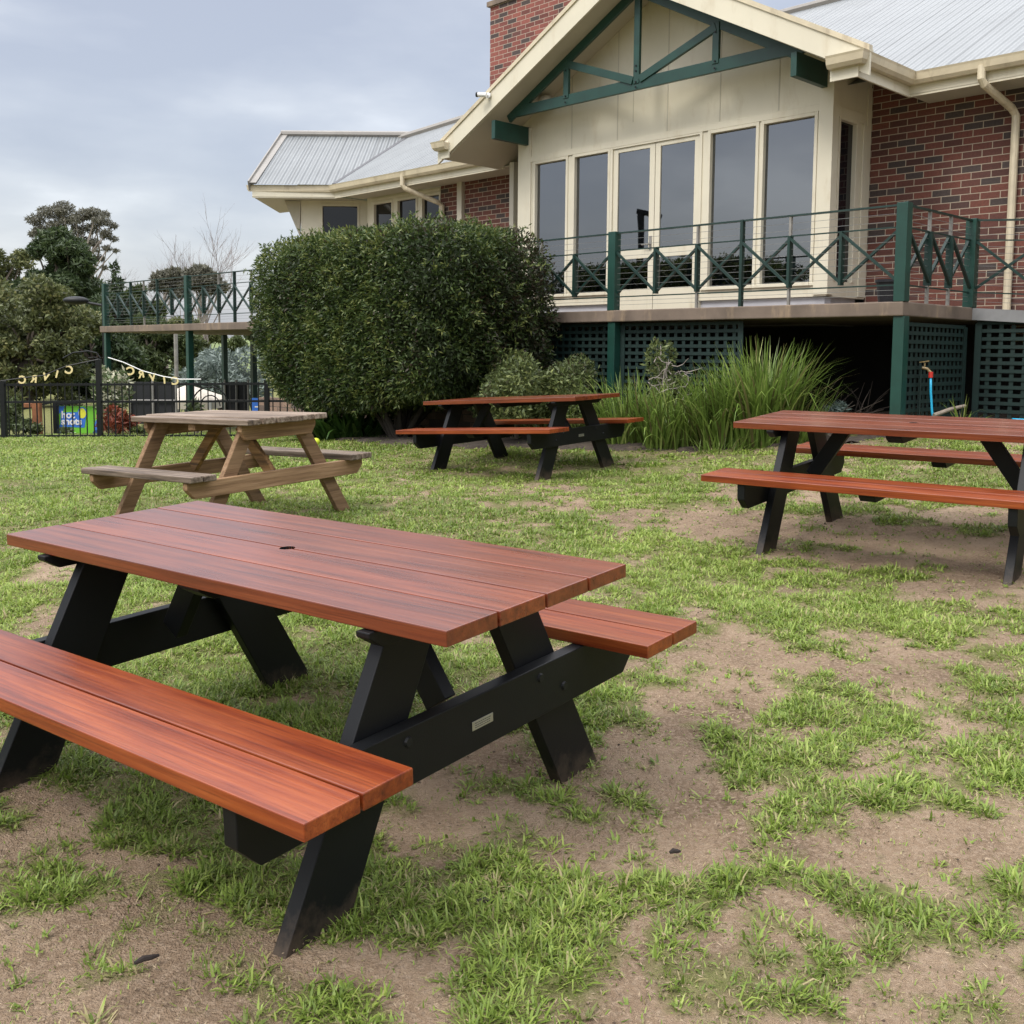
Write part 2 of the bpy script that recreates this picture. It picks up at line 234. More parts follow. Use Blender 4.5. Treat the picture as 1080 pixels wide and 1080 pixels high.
M['crumb'] = leafmat('soil_crumb', [(0.,(.05,.035,.025)),(.5,(.14,.10,.07)),(1.,(.34,.26,.18))], .95, 0)
M['broad'] = leafmat('broad_glossy_leaf', [(0.,(.03,.06,.015)),(.5,(.06,.13,.028)),(1.,(.14,.24,.06))], .35, .2)
M['olive'] = leafmat('olive_tree_leaf', [(0.,(.04,.045,.02)),(.4,(.09,.108,.043)),(.8,(.165,.185,.072)),(1.,(.26,.25,.105))])
M['pine'] = leafmat('dark_pine_needle', [(0.,(.018,.028,.012)),(.5,(.042,.068,.026)),(1.,(.09,.125,.047))])
M['midgreen'] = leafmat('mid_green_leaf', [(0.,(.03,.042,.017)),(.5,(.065,.09,.033)),(1.,(.12,.15,.055))])
M['gum'] = leafmat('grey_gum_leaf', [(0.,(.09,.085,.065)),(.5,(.15,.147,.11)),(1.,(.22,.215,.165))])
M['bluegrey'] = leafmat('blue_grey_needle', [(0.,(.09,.12,.105)),(.5,(.16,.20,.175)),(1.,(.26,.31,.28))])
M['redleaf'] = leafmat('russet_leaf', [(0.,(.07,.05,.025)),(.3,(.15,.04,.022)),(.7,(.22,.055,.03)),(1.,(.32,.10,.05))])
M['creamleaf'] = leafmat('cream_flower_leaf', [(0.,(.05,.09,.03)),(.6,(.10,.14,.05)),(.75,(.42,.42,.30)),(1.,(.6,.58,.42))])
M['silver'] = leafmat('silver_leaf', [(0.,(.13,.18,.16)),(1.,(.25,.31,.28))])
M['hillgrass'] = paint('far_pasture', (.13,.17,.055), .95, .25, .3, (.09,.10,.04))

m, nt, b = newmat('black_leg_paint_muddy'); v = objvec(nt); sp_ = nd(nt, 'ShaderNodeSeparateXYZ'); nt.links.new(v, sp_.inputs[0]); ma_ = nd(nt, 'ShaderNodeMath', operation='MULTIPLY_ADD'); ma_.inputs[1].default_value = .34; nt.links.new(noise(nt, 16, 6, v, .7), ma_.inputs[0]); ng_ = nd(nt, 'ShaderNodeMath', operation='MULTIPLY'); ng_.inputs[1].default_value = -1.35; nt.links.new(sp_.outputs[2], ng_.inputs[0]); nt.links.new(ng_.outputs[0], ma_.inputs[2])
mud = ramp(nt, ma_.outputs[0], [(.05,(0,0,0)),(.19,(.6,.6,.6))]); blk = mixc(nt, ramp(nt, noise(nt, 9, 7, v, .75), [(.62,(0,0,0)),(.80,(.45,.45,.45))]), (.0042,.0048,.0058), (.022,.021,.02))
nt.links.new(mixc(nt, mud, blk, (.10,.072,.05)), b.inputs['Base Color']); b.inputs['Roughness'].default_value = .5; b.inputs['Specular IOR Level'].default_value = .28; bump(nt, noise(nt, 120, 3, v), b, .12, .002); M['black_leg'] = m
for k in ('black','blackmetal'): M[k].node_tree.nodes['Principled BSDF'].inputs['Specular IOR Level'].default_value = .28
# ground: bare soil, thatch and thin turf from the 'cover' attribute
m, nt, b = newmat('soil_and_turf'); v = objvec(nt)
soil = ramp(nt, noise(nt, 2.2, 8, v, .62), [(.30,(.165,.114,.074)),(.5,(.30,.215,.142)),(.70,(.42,.315,.215))])
soil = mixc(nt, ramp(nt, noise(nt, 70, 3, v), [(.45,(0,0,0)),(.72,(.8,.8,.8))]), soil, (.42,.32,.23))
soil = mixc(nt, ramp(nt, noise(nt, 38, 5, v, .7), [(.60,(0,0,0)),(.74,(.75,.75,.75))]), soil, (.085,.058,.04))
turf = ramp(nt, noise(nt, 14, 7, v, .7), [(.3,(.115,.115,.042)),(.5,(.165,.172,.06)),(.62,(.215,.20,.088)),(.75,(.30,.25,.15))])
cv = attr(nt, 'cover'); ad = nt.nodes.new('ShaderNodeMath'); ad.operation = 'ADD'; nt.links.new(cv, ad.inputs[0])
nn = nt.nodes.new('ShaderNodeMath'); nn.operation = 'MULTIPLY_ADD'; nn.inputs[1].default_value = .7; nn.inputs[2].default_value = -.35; nt.links.new(noise(nt, 24, 5, v, .7), nn.inputs[0]); nt.links.new(nn.outputs[0], ad.inputs[1])
nt.links.new(mixc(nt, ramp(nt, ad.outputs[0], [(.25,(0,0,0)),(.62,(1,1,1))]), soil, turf), b.inputs['Base Color'])
b.inputs['Roughness'].default_value = .95; b.inputs['Specular IOR Level'].default_value = .15
hh = nt.nodes.new('ShaderNodeMath'); hh.operation = 'ADD'; nt.links.new(noise(nt, 30, 7, v, .7), hh.inputs[0]); nt.links.new(noise(nt, 170, 3, v), hh.inputs[1])
bump(nt, hh.outputs[0], b, .9, .024); M['ground'] = m

# ------------------------------------------------------------------ mesh helpers
class MB:
    def __init__(s): s.v = []; s.f = []; s.t = []
    def add(s, vs, fs, tint=None):
        o = len(s.v); s.v += [tuple(map(float, q)) for q in vs]; s.f += [[i+o for i in f] for f in fs]
        t = random.random() if tint is None else tint; s.t += [t]*len(vs); return s
    def box(s, x0, x1, y0, y1, z0, z1, tint=None):
        return s.add([(x0,y0,z0),(x1,y0,z0),(x1,y1,z0),(x0,y1,z0),(x0,y0,z1),(x1,y0,z1),(x1,y1,z1),(x0,y1,z1)], [(0,3,2,1),(4,5,6,7),(0,1,5,4),(1,2,6,5),(2,3,7,6),(3,0,4,7)], tint)
    def prism(s, pts, d, tint=None):        # closed polygon pts (3-D) pushed along vector d
        n = len(pts); p = [Vector(q) for q in pts]; d = Vector(d)
        nrm = Vector((0,0,0))
        for i in range(n): nrm += p[i].cross(p[(i+1) % n])
        if nrm.dot(d) > 0: p = p[::-1]
        q = [a + d for a in p]
        return s.add(p + q, [list(range(n)), list(range(2*n-1, n-1, -1))] + [(i, i+n, (i+1) % n + n, (i+1) % n) for i in range(n)], tint)
    def bar(s, a, c, w, h, up=(0,0,1), tint=None):   # rectangular bar from a to c
        a, c = Vector(a), Vector(c); d = (c-a).normalized(); u = Vector(up); sd = d.cross(u)
        if sd.length < 1e-4: sd = d.cross(Vector((1,0,0)))
        sd.normalize(); u = sd.cross(d).normalized(); sd *= w/2; u *= h/2
        return s.add([a-sd-u, a+sd-u, a+sd+u, a-sd+u, c-sd-u, c+sd-u, c+sd+u, c-sd+u], [(0,1,2,3),(7,6,5,4),(4,5,1,0),(5,6,2,1),(6,7,3,2),(7,4,0,3)], tint)
    def tube(s, pts, r, n=8, tint=None):
        pts = [Vector(p) for p in pts]; m = len(pts); rs = r if isinstance(r, (list, tuple)) else [r]*m; vs = []; fs = []
        ref = None
        for i, p in enumerate(pts):
            d = (pts[min(i+1, m-1)] - pts[max(i-1, 0)]).normalized()
            if ref is None: ref = d.orthogonal().normalized()
            ref = (ref - d*ref.dot(d)); ref = ref.normalized() if ref.length > 1e-5 else d.orthogonal().normalized()
            e = d.cross(ref)
            for k in range(n): a = 2*math.pi*k/n; vs.append(p + (ref*math.cos(a) + e*math.sin(a))*rs[i])
        for i in range(m-1):
            for k in range(n): fs.append((i*n+k, i*n+(k+1) % n, (i+1)*n+(k+1) % n, (i+1)*n+k))
        fs += [list(range(n))[::-1], list(range((m-1)*n, m*n))]
        return s.add(vs, fs, tint)
    def cyl(s, c, r, h, n=20, axis=(0,0,1), r2=None, tint=None):
        a = Vector(axis).normalized()*h; return s.tube([Vector(c), Vector(c)+a], [r, r if r2 is None else r2], n, tint)
    def ball(s, c, r, n=12, tint=None):
        r = (r, r, r) if isinstance(r, (int, float)) else r; vs = []; fs = []
        for i in range(1, n):
            for k in range(2*n): th = math.pi*i/n; ph = math.pi*k/n; vs.append((c[0]+r[0]*math.sin(th)*math.cos(ph), c[1]+r[1]*math.sin(th)*math.sin(ph), c[2]+r[2]*math.cos(th)))
        w = 2*n
        for i in range(n-2):
            for k in range(w): fs.append((i*w+k, (i+1)*w+k, (i+1)*w+(k+1) % w, i*w+(k+1) % w))
        vs += [(c[0],c[1],c[2]+r[2]), (c[0],c[1],c[2]-r[2])]; a = len(vs)-2
        for k in range(w): fs.append((a, k, (k+1) % w)); fs.append((a+1, (n-2)*w+(k+1) % w, (n-2)*w+k))
        return s.add(vs, fs, tint)
    def build(s, name, mat, parent=None, base=(0,0,0), bevel=0, smooth=False, seg=2):
        me = bpy.data.meshes.new(name); bx = np.array(s.v) - np.array(base)
        me.from_pydata([tuple(q) for q in bx], [], s.f); me.materials.append(mat)
        a = me.attributes.new('tint', 'FLOAT', 'POINT'); a.data.foreach_set('value', np.array(s.t, dtype=np.float32))
        if smooth: me.shade_smooth()
        me.update(); o = bpy.data.objects.new(name, me); col.objects.link(o)
        if parent: o.parent = parent
        if bevel:
            bm_ = o.modifiers.new('edge', 'BEVEL'); bm_.width = bevel; bm_.segments = seg; bm_.limit_method = 'ANGLE'; bm_.angle_limit = R(35)
        return o
def raw(name, mat, V, F, tint=None, parent=None, attrname='tint'):     # numpy mesh, F is (n,3) or (n,4)
    me = bpy.data.meshes.new(name); k = F.shape[1]
    me.vertices.add(len(V)); me.vertices.foreach_set('co', V.astype(np.float32).ravel())
    me.loops.add(F.size); me.loops.foreach_set('vertex_index', F.astype(np.int32).ravel())
    me.polygons.add(len(F)); me.polygons.foreach_set('loop_start', np.arange(0, F.size, k, dtype=np.int32)); 
    if tint is not None: a = me.attributes.new(attrname, 'FLOAT', 'POINT'); a.data.foreach_set('value', tint.astype(np.float32))
    me.materials.append(mat); me.update(calc_edges=True); o = bpy.data.objects.new(name, me); col.objects.link(o)
    if parent: o.parent = parent
    return o
def tag(o, label=None, cat=None, group=None, kind=None):
    for k, v in (('label', label), ('category', cat), ('group', group), ('kind', kind)):
        if v: o[k] = v
    return o
def empty(name, loc, label, cat, rot=(0,0,0), group=None):
    o = bpy.data.objects.new(name, None); o.empty_display_size = .2; col.objects.link(o); o.location = (loc[0], loc[1], loc[2]+ZC); o.rotation_euler = rot
    return tag(o, label, cat, group)
def place(o, loc, rot=(0,0,0)): o.location = (loc[0], loc[1], loc[2]+ZC); o.rotation_euler = rot; return o
def copy_tree(o, parent=None):
    c = o.copy(); col.objects.link(c); c.parent = parent
    for ch in list(o.children): copy_tree(ch, c)
    return c

def unit(a): return a/np.maximum(np.linalg.norm(a, axis=1, keepdims=True), 1e-9)
def leaves(P, D, L, Wd, tint, flat=None):      # diamond leaves: base P, direction D, length L, width Wd
    n = len(P); side = unit(np.cross(D, rng.normal(size=(n,3)) if flat is None else flat))
    L = np.broadcast_to(np.asarray(L, float), (n,))[:,None]; Wd = np.broadcast_to(np.asarray(Wd, float), (n,))[:,None]
    V = np.empty((n,4,3)); V[:,0] = P; V[:,1] = P + D*L*.45 + side*Wd*.5; V[:,2] = P + D*L; V[:,3] = P + D*L*.45 - side*Wd*.5
    return V.reshape(-1,3), np.arange(4*n).reshape(-1,4), np.repeat(tint, 4)
def blades(P, az, lean, L, Wd, curl, tint):     # grass-like blades, 5 verts each
    n = len(P); h = np.stack([np.cos(az), np.sin(az), np.zeros(n)], 1); s = np.stack([-np.sin(az), np.cos(az), np.zeros(n)], 1)
    z = np.array([0,0,1.])
    d1 = h*np.sin(lean)[:,None] + z*np.cos(lean)[:,None]; l2 = lean + curl; d2 = h*np.sin(l2)[:,None] + z*np.cos(l2)[:,None]
    m_ = P + d1*(L*.55)[:,None]; t = m_ + d2*(L*.45)[:,None]; w = (Wd*.5)[:,None]
    V = np.empty((n,5,3)); V[:,0] = P - s*w; V[:,1] = P + s*w; V[:,2] = m_ + s*w*.8; V[:,3] = m_ - s*w*.8; V[:,4] = t
    i = np.arange(n)[:,None]*5
    F = np.concatenate([i+np.array([[0,1,2]]), i+np.array([[0,2,3]]), i+np.array([[3,2,4]])])
    return V.reshape(-1,3), F, np.repeat(tint, 5)
# ------------------------------------------------------------------ world and light: bright overcast
w = bpy.data.worlds.new('World'); scene.world = w; w.use_nodes = True; nt = w.node_tree; nt.nodes.clear()
SUN_EL, SUN_AZ = R(52), R(-130)      # sun behind thin cloud, to the left and behind the viewer (azimuth from +Y towards +X)
out = nd(nt, 'ShaderNodeOutputWorld'); sky = nd(nt, 'ShaderNodeTexSky'); sky.sky_type = 'NISHITA'; sky.sun_disc = False; sky.sun_elevation = SUN_EL; sky.sun_rotation = SUN_AZ; sky.dust_density = 3
b1 = nd(nt, 'ShaderNodeBackground'); b1.inputs[1].default_value = .05; nt.links.new(sky.outputs[0], b1.inputs[0])
tc = nd(nt, 'ShaderNodeTexCoord'); mp = nd(nt, 'ShaderNodeMapping'); mp.inputs['Scale'].default_value = (1.0, 1.0, 2.2); mp.inputs['Location'].default_value = (2.3, .4, 1.7); nt.links.new(tc.outputs['Generated'], mp.inputs[0])
n1 = noise(nt, 3.6, 6, mp.outputs[0], .5); mp2 = nd(nt, 'ShaderNodeMapping'); mp2.inputs['Scale'].default_value = (1.2, 1.2, 4.2); mp2.inputs['Location'].default_value = (5.1, 2.2, .3); nt.links.new(tc.outputs['Generated'], mp2.inputs[0])
n2 = noise(nt, 3.2, 5, mp2.outputs[0], .5)
mx = nd(nt, 'ShaderNodeMath', operation='MULTIPLY_ADD'); mx.inputs[1].default_value = .5; nt.links.new(n1, mx.inputs[0]); m2 = nd(nt, 'ShaderNodeMath', operation='MULTIPLY'); m2.inputs[1].default_value = .5; nt.links.new(n2, m2.inputs[0]); nt.links.new(m2.outputs[0], mx.inputs[2])
cl = ramp(nt, mx.outputs[0], [(.38,(.395,.41,.46)), (.46,(.455,.468,.508)), (.53,(.55,.558,.582)), (.62,(.76,.765,.775))])
sp = nd(nt, 'ShaderNodeSeparateXYZ'); nt.links.new(tc.outputs['Generated'], sp.inputs[0])
el = ramp(nt, sp.outputs[2], [(0.,(.90,.905,.91)), (.10,(.93,.935,.94)), (.33,(.92,.925,.94)), (.55,(3.1,3.05,3.0)), (1.,(5.4,5.25,5.1))])
cc = mixc(nt, 1.0, cl, el, 'MULTIPLY'); b2 = nd(nt, 'ShaderNodeBackground'); nt.links.new(cc, b2.inputs[0]); b2.inputs[1].default_value = .86
ad = nd(nt, 'ShaderNodeAddShader'); nt.links.new(b1.outputs[0], ad.inputs[0]); nt.links.new(b2.outputs[0], ad.inputs[1]); nt.links.new(ad.outputs[0], out.inputs[0])
L = bpy.data.lights.new('sun', 'SUN'); L.energy = 1.5; L.angle = R(16); L.color = (1, .96, .9); lo = bpy.data.objects.new('sun', L); col.objects.link(lo)
sd = Vector((math.sin(SUN_AZ)*math.cos(SUN_EL), math.cos(SUN_AZ)*math.cos(SUN_EL), math.sin(SUN_EL))); lo.rotation_euler = sd.to_track_quat('Z', 'Y').to_euler()
scene.view_settings.view_transform = 'Standard'; scene.view_settings.look = 'None'; scene.view_settings.exposure = .36; scene.view_settings.gamma = 1
scene.cycles.max_bounces = 6; scene.cycles.use_denoising = True

# ------------------------------------------------------------------ picnic tables
def plank_prism(mb, x0, x1, y0, y1, z0, z1, notch=None, r=.024):
    if notch is None: return mb.box(x0, x1, y0, y1, z0, z1)
    arc = [(r*math.cos(a), r*math.sin(a)) for a in np.linspace(0, math.pi, 10)]
    if notch > 0: pts = [(x0,y0)] + [(-x, max(y0, y)) for x, y in arc] + [(x1,y0),(x1,y1),(x0,y1)]
    else: pts = [(x0,y0),(x1,y0),(x1,y1)] + [(x, min(y1, -y)) for x, y in arc] + [(x0,y1)]
    return mb.prism([(x,y,z0) for x, y in pts], (0,0,z1-z0))
def red_table(label, topmat, seatmat):
    root = empty('picnic_table', (0,0,0), label, 'picnic table', group='red and black picnic tables on the lawn')
    HL, W, g = .986, .766, .008; pw = (W-3*g)/4
    mb = MB()
    for i in range(4):
        y0 = -W/2 + i*(pw+g); plank_prism(mb, -HL+random.uniform(-.002,.002), HL+random.uniform(-.002,.002), y0, y0+pw, .711, .75+random.uniform(-.0008,.0008), {1:-1, 2:1}.get(i))
    mb.build('tabletop', topmat, root, bevel=.003)
    mb = MB(); k = 20; rr_ = .0238; mb.add([(rr_*math.cos(2*math.pi*i/k), rr_*math.sin(2*math.pi*i/k), z) for z in (.713,.7485) for i in range(k)], [(i, (i+1)%k, (i+1)%k+k, i+k) for i in range(k)]); mb.build('umbrella_hole', M['black'], root)
    for s in (-1, 1):
        mb = MB()
        for k in (0, 1): y0 = .504 + k*.1585; mb.box(-HL+random.uniform(-.002,.002), HL, *sorted((s*y0, s*(y0+.151))), .438, .4775)
        mb.build('seat', seatmat, root, bevel=.003)
    for ex in (-1, 1):
        x0, x1 = sorted((ex*.665, ex*.7095)); b0, b1 = sorted((ex*.712, ex*.757))
        for s in (-1, 1):
            mb = MB(); mb.prism([(x0, s*(.4655), -.03), (x0, s*(.6715), -.03), (x0, s*.272, .709), (x0, s*.082, .709)], (x1-x0,0,0)); mb.build('leg', M['black_leg'], root, bevel=.003)
        mb = MB(); mb.prism([(b0,-.80,.437),(b0,-.80,.345),(b0,-.74,.285),(b0,.74,.285),(b0,.80,.345),(b0,.80,.437)], (b1-b0,0,0)); cb = mb.build('cross_beam', M['black'], root, bevel=.003)
        for s in (-1, 1):
            for y, z in ((.28,.402),(.40,.342)): mb = MB(); mb.cyl(((ex*.757), s*y, z), .014, .006, 12, (ex,0,0), .011); mb.build('bolt_head', M['blackmetal'], cb)
        if ex == 1:
            mb = MB(); mb.prism([(.7578,-.034,.346),(.7578,.055,.346),(.7578,.055,.371),(.7578,-.034,.371)], (.002,0,0)); pl = mb.build('plate', M['plate'], cb, bevel=.0008)
            mb = MB()
            for zc in (.3645, .3585, .3525):
                y = -.022
                while y < .042: dy = random.uniform(.003,.008); mb.box(.7599,.7603, y, min(y+dy,.044), zc-.0012, zc+.0012); y += dy+.002
            mb.build('engraved_line', M['engrave'], pl)
        mb = MB(); mb.prism([(b0,-.40,.709),(b0,-.40,.695),(b0,-.35,.663),(b0,.35,.663),(b0,.40,.695),(b0,.40,.709)], (b1-b0,0,0)); mb.build('cleat', M['black'], root, bevel=.003)
        mb = MB(); mb.bar((ex*.62,0,.385), (ex*.415,0,.69), .044, .088, up=(ex,0,.6)); mb.build('brace', M['black'], root, bevel=.003)
    mb = MB(); mb.prism([(-.045,-.36,.709),(-.045,-.36,.695),(-.045,-.31,.664),(-.045,.31,.664),(-.045,.36,.695),(-.045,.36,.709)], (.09,0,0)); mb.build('cleat', M['black'], root, bevel=.003)
    for s in (-1, 1):
        mb = MB(); y0, y1 = sorted((s*.53, s*.79)); mb.prism([(-.045,y0,.436),(-.045,y0,.425),(-.045,y0+.03,.396),(-.045,y1-.03,.396),(-.045,y1,.425),(-.045,y1,.436)], (.09,0,0)); mb.build('seat_cleat', M['black'], root, bevel=.003)
    return root
t1 = red_table('nearest red stained picnic table with black legs and umbrella hole', M['red_timber_dark'], M['red_timber']); place(t1, (-.6725,3.1713,-1.3533), (.0412,-.0028,-.6523))
t2 = copy_tree(t1); place(t2, (.1065,10.5608,-1.1964), (.0255,-.0575,-.6768)); t2['label'] = 'farthest red and black picnic table, beside the tall hedge'
t3 = copy_tree(t1); place(t3, (2.4291,6.1809,-1.1388), (.06,-.003,-.6658)); t3['label'] = 'red and black picnic table in front of the deck corner, over bare soil'
# weathered table
def old_table():
    root = empty('picnic_table', (0,0,0), 'old weathered grey-brown wooden picnic table near the black fence', 'picnic table')
    HL, W = .652, .72; mb = MB(); n = 6; pw = W/n
    for i in range(n):
        y0 = -W/2+i*pw; mb.box(-HL+random.uniform(-.025,.012), HL+random.uniform(-.012,.03), y0+random.uniform(.003,.006), y0+pw-random.uniform(.003,.006), .706+random.uniform(-.003,.002), .75+random.uniform(-.007,.004))
    mb.build('tabletop', M['old_grey'], root, bevel=.007)
    for s in (-1, 1):
        mb = MB()
        for k in (0, 1): y0 = .60+k*.10; mb.box(-.62+random.uniform(-.02,.01), .62+random.uniform(-.01,.02), *sorted((s*y0, s*(y0+.096))), .374+random.uniform(-.003,.002), .417+random.uniform(-.003,.002))
        mb.build('seat', M['old_grey'], root, bevel=.007)
    for ex in (-1, 1):
        x0, x1 = sorted((ex*.46, ex*.505)); b0, b1 = sorted((ex*.507, ex*.552))
        for s in (-1, 1):
            mb = MB(); mb.prism([(x0,s*.575,-.03),(x0,s*.695,-.03),(x0,s*.275,.70),(x0,s*.155,.70)], (x1-x0,0,0)); mb.build('leg', M['old_timber_y'], root, bevel=.005)
        mb = MB(); mb.prism([(b0,-.78,.372),(b0,-.78,.325),(b0,-.72,.262),(b0,.72,.262),(b0,.78,.325),(b0,.78,.372)], (b1-b0,0,0)); mb.build('cross_beam', M['old_timber_y'], root, bevel=.005)
        mb = MB(); mb.prism([(b0,-.33,.703),(b0,-.33,.66),(b0,-.29,.60),(b0,.29,.60),(b0,.33,.66),(b0,.33,.703)], (b1-b0,0,0)); mb.build('cleat', M['old_timber_y'], root, bevel=.005)
        mb = MB(); mb.bar((ex*.44,0,.34), (ex*.12,0,.67), .04, .08, up=(ex,0,.9)); mb.build('brace', M['old_timber'], root, bevel=.005)
    mb = MB(); mb.box(-.04,.04,-.32,.32,.655,.703); mb.build('cleat', M['old_timber_y'], root, bevel=.005)
    return root
M['old_timber_y'] = timber('weathered_brown_timber', [(.25,(.085,.05,.025)), (.45,(.20,.115,.055)), (.6,(.29,.18,.095)), (.8,(.37,.29,.20))], .8, 0, 1, .9)
t4 = old_table(); place(t4, (-2.02,7.419,-1.199), (.029,-.024,-.638))

# ------------------------------------------------------------------ clubhouse: laid out on its own axes u (along the front, to the right), v (into the building), z
AZ = R(45.7); CA, SA = math.cos(AZ), math.sin(AZ)
def uvw(u, v, z=0): return (u*CA + v*SA, -u*SA + v*CA, z)
def w2uv(x, y): return (x*CA - y*SA, x*SA + y*CA)
BASE = (-9.4, 13.05, -1.0); VF, VW = 12.03, 13.05
bx_, by_, _ = uvw(BASE[0], BASE[1])
club = empty('clubhouse', (bx_, by_, BASE[2]), 'brick clubhouse with cream gabled bay, tall windows and grey metal roofs', 'building', (0,0,-AZ))
def cb(mb, name, mat, parent=club, **kw): return mb.build(name, mat, parent, BASE if parent is not None else (0,0,0), **kw)
PK, EZ, GC, SL = 5.42, 3.43, -9.45, .535         # gable peak, eave, centre, slope
def gab(u): return PK - SL*abs(u-GC)
# brick walls
mb = MB(); mb.box(-6.66, 9, VW, VW+.23, -1.6, 3.72); cb(mb, 'brick_wall', M['brick'])
mb = MB(); mb.box(-15.39, -12.0, VW, VW+.23, -1.6, 3.6); cb(mb, 'brick_wall', M['brick'])
mb = MB(); mb.box(-12.0, -6.66, VW, VW+.23, -1.6, .40); cb(mb, 'base_wall', M['brick'])
# bay: cream front built as posts, head and sill bands round the openings
mb = MB(); T = .14
def fb(u0, u1, z0, z1, v0=VF, v1=VF+T): mb.box(u0, u1, v0, v1, z0, z1)
HZ, SZ = 3.075, .945
fb(-12.2,-11.9,.76,HZ)
for a, c in ((-11.90,-11.88),(-11.13,-11.025),(-8.602,-8.505),(-7.705,-7.665),(-6.85,-6.83)): fb(a, c, .76, HZ, VF+.005)
fb(-6.835,-6.655,.76,HZ)
fb(-12.2,-10.25,.76,SZ-.03, VF+.004); fb(-8.60,-6.655,.76,SZ-.03, VF+.004)
mb.prism([(-12.2,VF+.002,HZ+.04),(-6.655,VF+.002,HZ+.04),(-6.655,VF+.002,gab(-6.655)-.12),(GC,VF+.002,PK-.12),(-12.2,VF+.002,gab(-12.2)-.12)], (0,T,0))
mb.box(-6.80,-6.655, VF+T, 12.20, .76, HZ); mb.box(-6.80,-6.657, 12.72, VW-.002, .76, HZ); mb.box(-6.80,-6.656, VF+T, VW-.002, HZ, 4.0); mb.box(-6.80,-6.657, 12.20, 12.72, .76, .96)
mb.box(-12.2,-12.06, VF+T, VW-.002, .76, 4.0)
cb(mb, 'bay_wall', M['cream'])
mb = MB(); mb.box(-12.15,-6.70, VF+.05, VF+.2, .40, .76); mb.box(-6.85,-6.74, VF+.2, VW-.1, .40, .76); cb(mb, 'plinth', M['plinth'])
for u in (-11.06,-10.14,-9.22,-8.33,-7.42): mb = MB(); mb.box(u-.008, u+.008, VF-.002, VF+.01, HZ+.10, gab(u)-.16); cb(mb, 'panel_joint', M['cream_dull'])
mb = MB(); mb.box(-9.85,-9.84, VF-.002, VF+.01, HZ+.32, HZ+.8); cb(mb, 'panel_joint', M['cream_dull'])
mb = MB(); mb.box(-12.22,-11.93, VF-.022, VF, .78, 3.62); mb.box(-6.83,-6.63, VF-.022, VF, .78, 3.55); mb.box(-12.2,-6.66, VF-.014, VF, HZ+.0, HZ+.085); mb.box(-12.2,-10.27,VF-.02,VF,.90,.94); mb.box(-8.58,-6.66,VF-.02,VF,.90,.94)
mb.box(-6.655,-6.635, 12.83, 12.93, .78, 3.0); mb.box(-6.655,-6.635, VF-.02, 12.17, .78, 3.4); mb.box(-6.655,-6.635, 12.17, 12.83, HZ-.06, HZ+.06); mb.box(-6.655,-6.64,12.93,13.04,.78,3.5); cb(mb, 'corner_board', M['cream'], bevel=.004)
def window(u0, u1, z0, z1, v=VF):
    f = MB(); d0, d1 = v-.012, v+.10; k = .045
    f.box(u0-k, u0, d0, d1, z0-k, z1+k); f.box(u1, u1+k, d0, d1, z0-k, z1+k); f.box(u0, u1, d0, d1, z1, z1+k); f.box(u0, u1, d0-.02, d1, z0-k, z0)
    o = cb(f, 'window', M['cream'], bevel=.004); p = MB(); p.box(u0, u1, v+.05, v+.06, z0, z1); p.build('pane', M['glass'], o, BASE); return o
for u0, u1 in ((-11.84,-11.17),(-10.985,-10.31),(-8.465,-7.745),(-7.625,-6.89)): window(u0, u1, SZ, HZ-.045)
# pair of glazed doors
for i, (u0, u1) in enumerate(((-10.215,-9.435),(-9.425,-8.645))):
    f = MB(); v0, v1 = VF+.012, VF+.058; e0, e1 = (u0+.09, u1-.095); zb, zt = .57, 3.045
    f.box(u0, e0, v0, v1, zb, zt); f.box(e1, u1, v0, v1, zb, zt); f.box(e0, e1, v0, v1, 2.985, zt); f.box(e0, e1, v0, v1, 1.41, 1.556); f.box(e0, e1, v0, v1, zb, .965)
    d = cb(f, 'door', M['cream'], bevel=.004)
    for z0, z1 in ((1.556,2.985),(.965,1.41)): p = MB(); p.box(e0, e1, VF+.03, VF+.04, z0, z1); p.build('pane', M['glass'], d, BASE)
    if i == 0: h = MB(); h.box(u1-.075, u1-.03, v0-.008, v0, 1.52, 1.72); h.tube([(u1-.05, v0-.01, 1.60), (u1-.05, v0-.06, 1.60), (u1-.17, v0-.065, 1.60)], .011); h.build('handle', M['steel'], d, BASE)
f = MB(); f.box(-10.262,-10.215, VF-.012, VF+.1, .56, 3.09); f.box(-8.645,-8.60, VF-.012, VF+.1, .56, 3.09); f.box(-10.215,-8.645, VF-.010, VF+.1, 3.047, 3.088); cb(f, 'door_frame', M['cream'], bevel=.004)
# side window of the bay
f = MB(); x0, x1 = -6.655, -6.56
f.box(x0-.10, x0+.012, 12.20, 12.245, .96, 3.0); f.box(x0-.10, x0+.012, 12.66, 12.72, .96, 3.0); f.box(x0-.10, x0+.014, 12.2, 12.72, 2.98, 3.04); o = cb(f, 'window', M['cream'], bevel=.004)
p = MB(); p.box(x0-.06, x0-.05, 12.245, 12.66, .96, 2.98); p.build('pane', M['glass_dark'], o, BASE)
